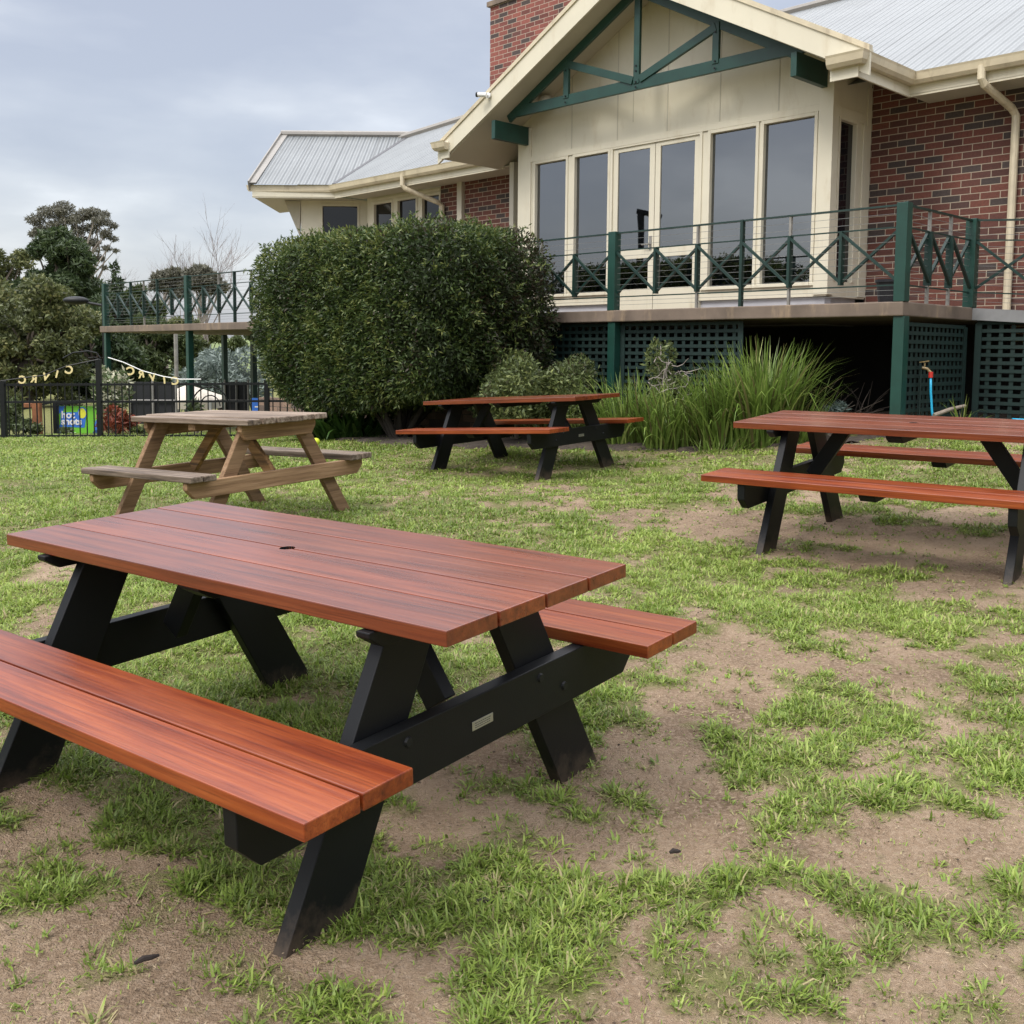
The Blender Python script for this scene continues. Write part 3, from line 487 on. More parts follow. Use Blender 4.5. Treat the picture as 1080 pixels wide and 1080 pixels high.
# the room behind the glass
q = MB(); q.box(-12.6,-6.2,17.0,17.1,.5,3.2); q.box(-12.7,-12.6,VF+.25,17.1,.5,3.2); q.box(-6.66,-6.56,VW+.3,17.1,.5,3.2); cb(q, 'room_wall', M['cream_dull'])
q = MB(); q.box(-12.6,-6.6,VF+.2,17.0,.50,.545); cb(q, 'room_floor', M['bark']); q = MB(); q.box(-12.05,-6.82,VF+.16,17.0,3.12,3.16); ce = cb(q, 'room_ceiling', M['white'])
for u in (-11.3,-9.9,-8.4,-7.3):
    for v in (12.9,14.6): q = MB(); q.box(u-.5,u+.5,v-.12,v+.12,3.08,3.119); q.build('ceiling_panel', M['white'], ce, BASE)
q = MB()
for u, v, r_ in ((-11.4,12.75,.3),(-10.5,13.2,-.5),(-8.1,12.8,.4),(-7.2,12.9,-.2),(-9.2,13.6,.1)):
    for a_, c_ in ((-.2,-.2),(.2,-.2),(-.2,.2),(.2,.2)): q.box(u+a_-.02,u+a_+.02,v+c_-.02,v+c_+.02,.545,.98)
    q.box(u-.22,u+.22,v-.22,v+.22,.98,1.03); q.box(u-.22,u+.22,v+.18,v+.22,1.03,1.45)
cb(q, 'room_furniture', M['dark'])
# truss
VT = 11.58; m1 = MB(); zt0, zt1 = 3.695, 3.855; d = (0,.05,0)
def tb(a, c, w, k=0): m1.bar((a[0], VT+k, a[1]), (c[0], VT+k, c[1]), .05, w, up=(0,0,1) if abs(a[0]-c[0]) > .02 else (1,0,0))
tb((-11.95,3.775), (-6.80,3.775), .16)
so = lambda u: PK-.30-SL*abs(u-GC)-.065
tb((-12.0,so(-12.0)), (GC,so(GC)), .13, .003); tb((-6.84,so(-6.84)), (GC,so(GC)), .13, .003)
tb((-9.41,3.78), (-9.41,5.10), .10, -.012)
for u, s in ((-10.75,-1), (-8.09,1)): tb((u,3.80), (u,so(u)), .10, -.012); tb((-9.41+s*.06,3.83), (u,so(u)-.06), .11, -.02)
tr = cb(m1, 'truss', M['green'], bevel=.004)
for u, zz in ((-9.41,(3.73,3.80,3.95,4.02)), (-10.75,(3.74,3.83,4.2)), (-8.09,(3.74,3.83,4.2))):
    for z in zz: m2_ = MB(); m2_.cyl((u, VT-.04, z), .013, .01, 8, (0,-1,0)); m2_.build('bolt_head', M['blackmetal'], tr, BASE)
for u in (-12.06,-6.80): q = MB(); q.box(u, u+.08, 11.26, VF+.02, 3.345, 3.63); cb(q, 'support_beam', M['green'], bevel=.004)
# gable roof, soffit and barge boards
EL, ER = -13.15, -5.87
q = MB(); q.add([(GC,11.17,PK),(ER-.08,11.17,gab(ER-.08)),(ER-.08,12.40,gab(ER-.08)),(GC,16.15,PK)], [(0,1,2,3)]); q.add([(GC,11.17,PK),(EL+.05,11.17,gab(EL+.05)),(EL+.05,12.40,gab(EL+.05)),(GC,16.15,PK)], [(3,2,1,0)])
ro = cb(q, 'gable_roof', M['roof_v'])
q = MB(); q.tube([(GC,11.15,PK+.02),(GC,16.2,PK+.02)], .09, 8); q.build('ridge_cap', M['ridge'], ro, BASE)
for s, e in ((-1, EL-.12), (1, ER+.12)):
    q = MB(); zt = lambda u: PK + .012 - SL*abs(u-GC)
    q.prism([(GC,11.185,zt(GC)),(e,11.185,zt(e)),(e,11.185,zt(e)-.29),(GC,11.185,zt(GC)-.34)], (0,.035,0)); bb = cb(q, 'barge_board', M['cream'])
    q = MB(); q.prism([(GC,11.165,zt(GC)+.045),(e,11.165,zt(e)+.045),(e,11.165,zt(e)-.02),(GC,11.165,zt(GC)-.02)], (0,.08,0)); q.build('barge_cap', M['gutter'], bb, BASE)
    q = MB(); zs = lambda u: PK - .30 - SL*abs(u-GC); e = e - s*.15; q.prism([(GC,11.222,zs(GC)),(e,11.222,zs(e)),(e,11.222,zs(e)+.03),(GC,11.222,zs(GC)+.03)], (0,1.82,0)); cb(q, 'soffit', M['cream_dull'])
# eave fascia + gutters (quad section) as runs of segments
def gutter(pts, outward, name='gutter'):         # pts along the fascia line at gutter bottom; outward (du,dv)
    q = MB(); n = len(pts)
    def off(i, k):
        a = [];
        for j in (i-1, i):
            if 0 <= j < n-1: a.append(outward[j])
        if len(a) == 1: o = a[0]
        else:
            s = (a[0][0]+a[1][0], a[0][1]+a[1][1]); dd = 1 + a[0][0]*a[1][0] + a[0][1]*a[1][1]; o = (s[0]/dd, s[1]/dd)
        return (pts[i][0]+o[0]*k, pts[i][1]+o[1]*k)
    prof = [(0,3.29),(.07,3.29),(.10,3.33),(.115,3.40),(.125,3.425),(.112,3.425),(.10,3.405),(.012,3.40),(0,3.43)]
    vs = [(*off(i, k), z) for i in range(n) for k, z in prof]; m_ = len(prof); fs = []
    for i in range(n-1):
        for j in range(m_): a = i*m_+j; b_ = i*m_+(j+1) % m_; fs.append((a, b_, b_+m_, a+m_))
    fs += [list(range(m_))[::-1], list(range((n-1)*m_, n*m_))]
    q.add(vs, fs); g = cb(q, name, M['gutter'])
    q = MB()
    for i in range(n-1):
        a, c = off(i, -.004), off(i+1, -.004); a2, c2 = off(i, -.03), off(i+1, -.03)
        q.prism([(a[0],a[1],3.165),(c[0],c[1],3.165),(c2[0],c2[1],3.165),(a2[0],a2[1],3.165)], (0,0,.22))
    q.build('fascia', M['cream'], g, BASE); return g
VE = 12.47
gutter([(-6.22,11.16),(ER,11.16),(ER,VE),(9,VE)], [(0,-1),(1,0),(0,-1)])
# left side: boxed return, short run back, long eave, then the splayed wing
W0 = Vector((*uvw(-18.1, VE)[:2], 0)); wl = w2uv(-5.42, W0.y)
dW = (-SA, -CA)     # outward direction of the wing eave (world -Y) in u,v
gutter([(-12.97,11.16),(EL-.02,11.16),(EL-.02,VE-.02),(EL-.02,VE+.05)], [(0,-1),(-1,0),(-1,0)])
gutter([wl,(-18.1,VE),(EL+.1,VE)], [dW,(0,-1)])
# flat eave soffits
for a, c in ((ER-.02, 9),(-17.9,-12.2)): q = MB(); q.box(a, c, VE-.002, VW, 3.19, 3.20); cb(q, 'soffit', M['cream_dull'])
# main roof
def zr(v): return 3.43 + SL*(v-12.40)
q = MB(); top = [(-19.5,15.25),(-17.7,15.85),(-11.6,18.7),(9,18.7)]
q.add([(9,12.40,zr(12.40)),(9,18.7,zr(18.7)),(-11.6,18.7,zr(18.7)),(-17.7,15.85,zr(15.85)),(-19.5,15.25,zr(15.25)),(-18.1,12.40,zr(12.40))], [(0,1,2,3,4,5)])
q.add([(9,18.7,zr(18.7)),(-11.6,18.7,zr(18.7)),(-14,25,3.4),(9,25,3.4)], [(0,1,2,3)]); q.add([(-11.6,18.7,zr(18.7)),(-17.7,15.85,zr(15.85)),(-14,25,3.4)], [(0,1,2)])
mr_ = cb(q, 'main_roof', M['roof_u'])
q = MB(); q.tube([(9,18.7,zr(18.7)+.03),(-11.6,18.7,zr(18.7)+.03),(-17.7,15.85,zr(15.85)+.03),(-19.5,15.25,zr(15.25)+.03)], .085, 8); q.build('ridge_cap', M['ridge'], mr_, BASE)
# wing roof (ridge runs along world X)
def U2(x, y, z): return (*w2uv(x, y), z)
Yw = W0.y - .07; RZ = 5.03; Yr = Yw + (RZ-3.43)/SL; jx = W0.x + (Yr-Yw)*.42
WX = (CA, SA)       # world X expressed in u, v: the wing corrugation runs across it
M['roof_w'] = roofmat('pale_corrugated_wing_roof', (CA, SA, 0), .14)
q = MB(); q.add([U2(-5.45,Yw,3.43),U2(W0.x,Yw,3.43),U2(jx,Yr,RZ),U2(-5.42,Yr,RZ)], [(0,1,2,3)]); q.add([U2(-5.42,Yr,RZ),U2(jx,Yr,RZ),U2(jx,Yr+3.2,3.4),U2(-5.45,Yr+3.2,3.4)], [(0,1,2,3)]); wr = cb(q, 'wing_roof', M['roof_w'])
q = MB(); q.tube([U2(-5.45,Yr,RZ+.03),U2(jx,Yr,RZ+.03)], .085, 8); q.build('ridge_cap', M['ridge'], wr, BASE)
q = MB(); q.bar(U2(-5.40,Yw,3.455), U2(-5.37,Yr,RZ+.025), .16, .02); q.bar(U2(-5.47,Yw,3.40), U2(-5.44,Yr,RZ-.02), .025, .2); q.build('verge_cap', M['ridge'], wr, BASE)
q = MB(); q.bar(U2(W0.x,Yw,3.45), U2(jx,Yr,RZ+.02), .09, .012); q.build('valley_flashing', M['valley'], wr, BASE)
# wing wall with corner post, soffit, window strips
yw = W0.y + .52
def wbox(mb, x0, x1, y0, y1, z0, z1): mb.prism([U2(x0,y0,z0),U2(x1,y0,z0),U2(x1,y1,z0),U2(x0,y1,z0)], (0,0,z1-z0))
wj = w2uv(-3.15, yw); uj = -17.55
q = MB(); wbox(q, -4.52, -4.10, yw, yw+.15, .4, 3.19); wbox(q, -4.10, -3.28, yw, yw+.15, 3.12, 3.19); wbox(q, -4.10, -3.28, yw, yw+.15, .4, 1.5); wbox(q, -3.28, -3.02, yw, yw+.15, .4, 3.19)
wbox(q, -4.52, -4.38, yw+.15, yw+3, .4, 3.3)
for u0, u1 in ((-17.75,-17.55),(-16.88,-16.76),(-16.10,-15.98)): q.box(u0, u1, VW, VW+.15, .4, 3.19)
q.box(-17.55,-15.39, VW+.002, VW+.15, 3.08, 3.19); q.box(-17.55,-15.39, VW+.002, VW+.15, .4, 1.45); q.box(-17.6,-15.39, VW-.03, VW, 3.11, 3.15)
cb(q, 'wing_wall', M['cream'])
q = MB(); q.prism([U2(-4.52,yw-.02,3.18),U2(-4.86,yw-.02,3.18),U2(-4.55,yw-.02,2.45)], tuple(np.array(U2(0,.1,0))-np.array(U2(0,0,0)))); cb(q, 'eave_bracket', M['cream_dull'])
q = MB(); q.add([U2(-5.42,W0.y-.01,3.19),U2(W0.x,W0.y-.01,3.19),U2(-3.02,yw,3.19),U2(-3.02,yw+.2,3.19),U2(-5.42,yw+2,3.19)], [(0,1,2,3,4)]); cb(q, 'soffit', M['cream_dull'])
def pane_part(mb, name='window', mat='cream'): return cb(mb, name, M[mat])
q = MB(); wbox(q, -4.10, -4.06, yw-.02, yw+.10, 1.5, 3.12); wbox(q, -3.32, -3.28, yw-.02, yw+.10, 1.5, 3.12); wbox(q, -4.06, -3.32, yw-.02, yw+.10, 3.08, 3.12); o = pane_part(q); p = MB(); wbox(p, -4.06,-3.32, yw+.05, yw+.06, 1.5, 3.08); p.build('pane', M['glass_dark'], o, BASE)
for u0, u1 in ((-17.55,-16.88),(-16.76,-16.10),(-15.98,-15.39)):
    q = MB(); q.box(u0, u0+.04, VW-.015, VW+.09, 1.45, 3.08); q.box(u1-.04, u1, VW-.015, VW+.09, 1.45, 3.08); q.box(u0+.04, u1-.04, VW-.015, VW+.09, 3.04, 3.08); o = pane_part(q); p = MB(); p.box(u0+.04, u1-.04, VW+.05, VW+.06, 1.45, 3.04); p.build('pane', M['glass_dark'], o, BASE)
# chimney
q = MB(); q.box(-15.05,-11.9,14.0,15.1,3.6,6.66); ch = cb(q, 'chimney', M['brick_ch']); q = MB(); q.box(-15.1,-11.85,13.95,15.15,6.66,6.75); q.build('chimney_cap', M['concrete'], ch, BASE)
# downpipes
def pipe(pts, name='downpipe', r=.047, mat='gutter'): q = MB(); q.tube(pts, r, 10); return cb(q, name, M[mat], smooth=False)
pipe([(-4.99,12.40,3.36),(-4.99,12.40,3.21),(-4.97,12.44,3.15),(-4.83,12.93,2.94),(-4.80,12.99,2.86),(-4.80,12.99,.45)])
pipe([(-15.75,12.40,3.36),(-15.75,12.40,3.17),(-15.72,12.44,3.11),(-15.32,12.93,2.86),(-15.28,12.99,2.80),(-15.28,12.99,.55)])
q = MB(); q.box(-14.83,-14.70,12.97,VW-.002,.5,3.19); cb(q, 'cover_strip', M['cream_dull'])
# security camera and flood light under the gable
q = MB(); c0 = (-12.02,11.165,gab(-12.02)-.06); q.cyl(c0, .045, .02, 12, (0,-1,0)); q.tube([(c0[0],c0[1]-.02,c0[2]),(c0[0]-.02,c0[1]-.07,c0[2]-.005)], .016); q.tube([(c0[0]+.02,c0[1]-.07,c0[2]-.005),(c0[0]-.11,c0[1]-.13,c0[2]+.012)], .036, 12); o = cb(q, 'security_camera', M['white'])
q = MB(); q.tube([(c0[0]-.108,c0[1]-.129,c0[2]+.0115),(c0[0]-.135,c0[1]-.142,c0[2]+.015)], .0385, 12); q.build('lens', M['blackmetal'], o, BASE)
q = MB(); q.ball((-11.45,11.85,gab(-11.45)-.42), (.12,.12,.09)); cb(q, 'eave_lamp', M['cream_dull'], smooth=True)

# ------------------------------------------------------------------ raised deck
DB = (-4.7, 10.0, -.8); dx_, dy_, _ = uvw(DB[0], DB[1])
deck = empty('raised_deck', (dx_, dy_, DB[2]), 'raised concrete deck with green posts, crossed rails and lattice skirt', 'deck', (0,0,-AZ))
def db(mb, name, mat, parent=deck, **kw): return mb.build(name, mat, parent, DB, **kw)
ZS, ZB, U0, U1, V0, V1 = .548, .405, -23.95, -4.66, 9.94, 11.67
q = MB(); q.box(U0+5, U1, V0, VW+.05, ZB, ZS); q.box(U0, U0+5, V0, 15.2, ZB+.002, ZS-.001); db(q, 'slab', M['concrete'], bevel=.012)
rs = lambda u: ZS - .005 - max(0, u-U1)/14.
q = MB(); q.prism([(U1+.002,V1-.04,ZS-.005),(9,V1-.04,rs(9)),(9,V1-.04,rs(9)-.13),(U1+.002,V1-.04,ZS-.135)], (0,VW-V1,0)); db(q, 'ramp', M['concrete_grey'])
def post(u, v, z0, z1, w=.115): q = MB(); q.box(u-w/2, u+w/2, v-w/2, v+w/2, z0, z1); return db(q, 'post', M['green'], bevel=.004)
FP = [-4.71, -8.445, -12.18, -15.95, -19.71, -23.73]
RT, RM, RBt, NB = 1.500, 1.265, .715, .765
for u in FP: post(u, 10.0, ZS, RT+.02)
for u in FP: x, y, _ = uvw(u, 10.02); post(u, 10.02, g1(x, y)-.1, ZB-.001)
post(-4.71, V1, ZS, RT+.02)
for u, v in ((-23.73,13.0),(-21.7,12.64),(-19.71,13.0)): x, y, _ = uvw(u, v); post(u, v, g1(x, y)-.1, ZB-.001)
def rail_panel(P, n, kinds, slope=0):
    # P(t) -> (u,v) point at distance fraction; one railing between two posts with n crossed bays
    A, B = P(0), P(1); Ln = math.hypot(B[0]-A[0], B[1]-A[1]); dz = lambda t: slope*Ln*t
    p3 = lambda t, z, k=0: (P(t)[0]+k*NR[0], P(t)[1]+k*NR[1], z+dz(t))
    dd = ((B[0]-A[0])/Ln, (B[1]-A[1])/Ln); NR = (dd[1], -dd[0])
    rt = MB(); rt.bar(p3(0,RT), p3(1,RT), .040, .018); o = db(rt, 'railing', M['green_rail'])
    def sub(name, mat, *bars):
        m = MB()
        for a, c, w_, h_, up in bars: m.bar(a, c, w_, h_, up=up)
        m.build(name, M[mat], o, DB)
    for z in (RM+.02, RBt): sub('rail', 'green_rail', (p3(0,z), p3(1,z), .018, .014, (0,0,1)))
    for k in range(n):
        a, c = k/n, (k+1)/n
        sub('cross_brace', 'green_rail', (p3(a,RM,.018), p3(c,NB,.018), .032, .026, (dd[0]*.5,dd[1]*.5,.8))); sub('cross_brace', 'green_rail', (p3(a,NB,-.018), p3(c,RM,-.018), .032, .026, (-dd[0]*.5,-dd[1]*.5,.8)))
    for k in range(1, n):
        t = k/n; kd = kinds[k-1]; up = (dd[0],dd[1],0)
        if kd == 'g': sub('baluster', 'green_rail', (p3(t,ZS,.002), p3(t,RT+.01,.002), .055, .034, up))
        else: sub('baluster', 'green_rail', (p3(t,NB-.03), p3(t,RM+.02), .075, .030, up))
        if kd == 's': sub('stanchion', 'steel', (p3(t,ZS), p3(t,RT), .026, .032, (NR[0],NR[1],0)))
    for z in (.615,.665,.795,.865,.935,1.005,1.075,1.145,1.215,1.345,1.42): sub('cable', 'wire', (p3(0,z), p3(1,z), .0038, .0038, (0,0,1)))
    return o
for i in range(5):
    a, c = FP[i], FP[i+1]; rail_panel(lambda t, a=a, c=c: (c+.055+(a-c-.11)*t, 10.0), 6, 'nsgsn' if i < 4 else 'ngsgn')
q = lambda t: (-4.71, 10.06+(V1-.06-10.06)*t); rail_panel(q, 3, 'ss')
rail_panel(lambda t: (-4.65+4.0*t, V1), 6, 'nsgsn', -1/14.)
post(-.6, V1, rs(-.6), RT-.27)
rail_panel(lambda t: (-.54+4.0*t, V1), 6, 'nsgsn', -1/14.)
# lattice skirts
def lattice(P, Ln, z0f, z1f, name='lattice_panel', pitch=.118, vp=.088, sw=.045, frame=True):
    q = MB(); n = int(Ln/pitch)
    for k in range(n+1):
        s = k*pitch; a = P(s); q.bar((a[0],a[1],z0f(s)), (a[0],a[1],z1f(s)), sw, .008, up=NRM)
    zmin = min(z0f(0), z0f(Ln)); z = max(z1f(0), z1f(Ln)); k2 = (NRM[0]*.010, NRM[1]*.010)
    while z > zmin:
        if z < z1f(0)+.01: a, c = P(0), P(Ln); q.bar((a[0]+k2[0],a[1]+k2[1],z), (c[0]+k2[0],c[1]+k2[1],z), .008, sw-.006)
        z -= vp
    if frame:
        for s in (.02, Ln-.02): a = P(s); q.bar((a[0]+2*k2[0],a[1]+2*k2[1],z0f(s)), (a[0]+2*k2[0],a[1]+2*k2[1],z1f(s)), .07, .012, up=NRM)
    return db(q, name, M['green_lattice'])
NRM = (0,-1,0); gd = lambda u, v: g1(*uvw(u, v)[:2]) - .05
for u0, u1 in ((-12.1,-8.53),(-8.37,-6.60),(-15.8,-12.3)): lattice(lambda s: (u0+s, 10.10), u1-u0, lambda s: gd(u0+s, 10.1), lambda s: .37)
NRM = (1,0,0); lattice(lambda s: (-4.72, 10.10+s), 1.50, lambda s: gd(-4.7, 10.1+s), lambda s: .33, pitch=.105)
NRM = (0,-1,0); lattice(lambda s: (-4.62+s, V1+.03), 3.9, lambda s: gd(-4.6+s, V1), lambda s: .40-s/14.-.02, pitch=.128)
q = MB(); q.box(-15.8,U1-.1,VW-.06,VW-.02,-1.5,ZB-.002); q.box(U1-.1,4,VW-.06,VW-.02,-1.5,.1); db(q, 'underfloor_shade_sheet', M['dark'])  # near-black sheet in front of the brick, paints the deep shade under the deck
# pot behind the corner post, tap and hoses
px_, py_, _ = uvw(-5.08, 10.55); q = MB(); q.tube([(0,0,0),(0,0,.02),(0,0,.23),(0,0,.232),(0,0,.262)], [.125,.13,.155,.17,.17], 24); q.tube([(0,0,.2621),(0,0,.2623)], [.15,.15], 24); o = q.build('plant_pot', M['pot']); place(o, (px_,py_,ZS)); tag(o, 'black plastic pot standing on the deck behind the corner post', 'pot')
px_, py_, _ = uvw(-4.60, 10.42); q0 = g1(px_, py_)
tap = empty('garden_tap', (px_,py_,q0), 'brass garden tap on a pipe against the lattice, blue hose connected', 'tap')
q = MB(); hz = -.13-q0; q.tube([(-.04,.03,hz+.02),(0,0,hz+.01),(.03,-.02,hz-.03)], .014); q.tube([(-.02,.02,hz+.03),(-.02,.02,hz+.07)], .008); q.bar((-.06,.05,hz+.075),(.01,-.01,hz+.09),.02,.012); q.build('spout', M['brass'], tap); q = MB(); q.tube([(-.045,.045,-.05),(-.045,.045,hz+.03)], .010); q.build('pipe', M['green_lattice'], tap)
q = MB(); q.tube([(.03,-.02,hz-.02),(.03,-.02,hz-.08)], .022, 10); q.build('hose_connector', M['red'], tap)
pts = [(px_+.03,py_-.02,-.19),(px_+.035,py_-.025,-.35),(px_+.05,py_-.04,-.55),(px_+.08,py_-.06,q0+.06),(px_+.16,py_-.08,q0+.02),(px_+.4,py_-.12,q0+.02),(px_+.7,py_+.0,g1(px_+.7,py_)+.02)]
q = MB(); q.tube(pts, .0125, 8); o = q.build('garden_hose', M['blue'], None, (px_,py_,q0), smooth=True); place(o, (px_,py_,q0)); tag(o, 'thin blue hose hanging straight down from the garden tap', 'hose')
hx, hy = at(1072, 441, 10.5)[:2]; hzz = g1(hx, hy); q = MB(); pts = []
for i in range(84): a = i*.32; r_ = .20 + .05*math.sin(i*.9) + .05*math.sin(i*.37); pts.append((r_*math.cos(a)*1.2, r_*math.sin(a), .012 + .02*abs(math.sin(i*.21)) + .035*(i/84)))
q.tube(pts, .012, 6); o = q.build('coiled_hose', M['blue'], None, smooth=True); place(o, (hx,hy,hzz+.01)); tag(o, 'loosely coiled bright blue hose lying on the ground by the ramp lattice', 'hose')
# ------------------------------------------------------------------ ground sheet
def axis_pts(lo, hi, step, far, n):
    core = np.arange(lo, hi+1e-6, step); k = np.linspace(0, 1, n+1)[1:]
    up = hi + (far)*(np.expm1(k*6.2)/np.expm1(6.2)); dn = lo - (far)*(np.expm1(k*6.2)/np.expm1(6.2)); return np.r_[dn[::-1], core, up]
gx = axis_pts(-3.2, 3.8, .028, 1500, 70); gy = np.r_[axis_pts(1.4, 7.6, .028, 1500, 80)]
X, Y = np.meshgrid(gx, gy); Z = gz(X, Y); cvr = cover(X.ravel(), Y.ravel()).reshape(X.shape)
near = np.exp(-np.maximum(0, np.hypot(X, Y-4)-5)/4)
Z += near*((vnoise(X*3.1, Y*3.1, 5)-.5)*.03 + (vnoise(X*9, Y*9, 6)-.5)*.014 + (vnoise(X*30, Y*30, 7).reshape(X.shape)-.5)*.006) + (cvr-.6)*.012*near
ny, nx = X.shape; idx = np.arange(nx*ny).reshape(ny, nx)
F = np.stack([idx[:-1,:-1], idx[:-1,1:], idx[1:,1:], idx[1:,:-1]], -1).reshape(-1, 4)
gr = raw('ground', M['ground'], np.stack([X, Y, Z+ZC], -1).reshape(-1, 3), F, cvr.ravel(), None, 'cover'); gr['kind'] = 'structure'
gr.data.shade_smooth()
# far pasture rising behind the trees
n = 60; hx_ = np.linspace(-160, 60, n); hy_ = np.linspace(85, 260, 24); X2, Y2 = np.meshgrid(hx_, hy_)
Z2 = -3 + (Y2-85)/175*5.2 + vnoise(X2*.03, Y2*.03, 4)*1.5; i2 = np.arange(X2.size).reshape(X2.shape)
o = raw('hill', M['hillgrass'], np.stack([X2, Y2, Z2+ZC], -1).reshape(-1, 3), np.stack([i2[:-1,:-1], i2[:-1,1:], i2[1:,1:], i2[1:,:-1]], -1).reshape(-1, 4)); o['kind'] = 'structure'; o.data.shade_smooth()
# mulch bed along the deck
bed = [(-1.9,13.2),(-1.1,12.3),(0.0,11.95),(1.2,11.45),(2.3,11.0),(3.1,10.6),(3.55,10.25),(4.3,10.6),(5.2,11.0),(6.5,10.0),(7.5,9.2),(9.5,11),(5.4,12.4),(3.6,10.9),(.5,14.0),(-3.2,17.6),(-3.8,17.0)]
def bedz(x, y): return g1(x, y) + .012
q = MB(); import mathutils.geometry as mg
pb = []
for i in range(len(bed)):
    a, c = np.array(bed[i]), np.array(bed[(i+1) % len(bed)])
    for t in np.linspace(0, 1, 8, endpoint=False): p = a+(c-a)*t + rng.normal(size=2)*.035; pb.append(tuple(p))
tri = mg.delaunay_2d_cdt([Vector(p) for p in pb] + [Vector((x+random.uniform(-.05,.05), y+random.uniform(-.05,.05))) for x in np.arange(-3.5,9,.3) for y in np.arange(9.4,17,.3)], [], [list(range(len(pb)))], 1, 1e-4)
edge_ = set(tuple(np.round(p, 4)) for p in pb); q.add([(v.x, v.y, bedz(v.x, v.y) + (-.03 if tuple(np.round((v.x, v.y), 4)) in edge_ else random.uniform(0,.035))) for v in tri[0]], [tuple(f) for f in tri[2]]); o = q.build('garden_bed', M['mulch']); o.location.z = ZC; o['kind'] = 'structure'

# ------------------------------------------------------------------ lawn
def scatter(n, y0, y1, spread):
    y = y0 + (y1-y0)*rng.random(n); x = (rng.random(n)*2-1)*(.54*y+spread); return x, y
inbed = lambda x, y: (x*SA + y*CA > 9.72) & (x < 3.2) | (x*SA + y*CA > 9.95)
VV = []; FF = []; TT = []; off = 0
def micro(x, y): return (vnoise(x*3.1, y*3.1, 5)-.5)*.03*np.exp(-np.maximum(0, np.hypot(x, y-4)-5)/4)
# tufts: y range, tufts, blades per tuft, tuft radius, blade length, width
for y0, y1, nt_, nb, rad, l0, l1, w in ((1.55,2.6,9500,20,.023,.016,.050,.0058),(2.6,4,14500,19,.025,.016,.047,.0064),(4,6.5,24000,16,.028,.018,.044,.0072),(6.5,10,34000,11,.036,.020,.046,.0105),(10,19,56000,8,.055,.024,.046,.018)):
    x, y = scatter(int(nt_*(1.45 if y0 < 6 else 1.15)), y0, y1, 1.1); nt_ = len(x); c = cover(x, y)
    keep = (rng.random(nt_) < np.clip((c-.32)*1.55, .035, 1)) & ~inbed(x, y); x, y, c = x[keep], y[keep], c[keep]; m = len(x)
    size = np.clip(rng.lognormal(-.12, .42, m), .35, 2.0)*(.42+.75*np.clip(c, 0, 1)); tcol = rng.normal(0, .13, m) + (vnoise(x*1.1, y*1.1, 23)-.5)*.55; taz = rng.random(m)*6.283; tdry = rng.random(m) < .05
    k = np.maximum(3, (nb*size*(.6+.5*rng.random(m))).astype(int)); i = np.repeat(np.arange(m), k); n = len(i); a = rng.random(n)*6.283; r = rng.random(n)**.7
    px_ = x[i] + np.cos(a)*r*rad*size[i]; py_ = y[i] + np.sin(a)*r*rad*size[i]; z = gz(px_, py_) + micro(px_, py_)
    az = a + rng.normal(0, .55, n); az = np.where(rng.random(n) < .3, taz[i] + rng.normal(0, .5, n), az)
    lean = np.clip(.5 + .75*r + rng.normal(0, .3, n), .05, 1.5); Ln = (l0+(l1-l0)*rng.random(n))*(.45+.6*size[i])
    t = np.clip(.55 + tcol[i] + rng.normal(0, .19, n), .17, 1); dry = (rng.random(n) < .05) | (tdry[i] & (rng.random(n) < .6)); t = np.where(dry, rng.random(n)*.13, t)
    V, Fc, Tn = blades(np.stack([px_, py_, z+ZC-.006], 1), az, lean, Ln, w*(.55+.8*rng.random(n)), np.abs(rng.normal(.5, .4, n)), t)
    VV.append(V); FF.append(Fc+off); TT.append(Tn); off += len(V)
# fine short sward between the tufts
for y0, y1, n, w in ((1.55,3,70000,.0034),(3,6,110000,.0052),(6,19,230000,.013)):
    n = int(n*1.35); x, y = scatter(n, y0, y1, 1.1); c = cover(x, y); keep = (rng.random(n) < np.clip((c-.17)*1.5, .09, .95)) & ~inbed(x, y); x, y = x[keep], y[keep]; n = len(x)
    t = np.where(rng.random(n) < .22, rng.random(n)*.14, np.clip(rng.normal(.55, .2, n), .17, 1))
    V, Fc, Tn = blades(np.stack([x, y, gz(x, y)+micro(x, y)+ZC-.004], 1), rng.random(n)*6.283, np.clip(rng.normal(.8, .35, n), .1, 1.5), (.010+.022*rng.random(n))*(.6+.5*np.clip(cover(x, y),0,1)), w*(.6+.7*rng.random(n)), rng.normal(.3, .3, n), t)
    VV.append(V); FF.append(Fc+off); TT.append(Tn); off += len(V)
o = raw('lawn_grass', M['grass'], np.concatenate(VV), np.concatenate(FF), np.concatenate(TT)); o['kind'] = 'stuff'; tag(o, 'patchy short green grass growing over bare brown soil', 'grass')
# dry thatch and crumbs on the bare soil
n = 60000; yy = 1.6 + 9*rng.random(n)**1.6; xx = (rng.random(n)*2-1)*(.54*yy+.3); k = (rng.random(n) < .35+.65*(1-cover(xx, yy))) & ~inbed(xx, yy); xx, yy = xx[k], yy[k]; n = len(xx); a = rng.random(n)*6.283
D = np.stack([np.cos(a), np.sin(a), rng.normal(0, .12, n)], 1)
V, Fc, Tn = leaves(np.stack([xx, yy, gz(xx, yy)+ZC+.006+(vnoise(xx*3.1, yy*3.1, 5)-.5)*.03], 1), unit(D), (.005+.020*rng.random(n)**2)*(.7+.1*yy), .0009+.0009*rng.random(n)+.0005*yy, rng.random(n), np.array([0,0,1.])+rng.normal(0,.3,(n,3)))
o = raw('leaf_litter', M['straw'], V, Fc, Tn); o['kind'] = 'stuff'; tag(o, 'fine dry straw and litter scattered over the soil', 'litter')
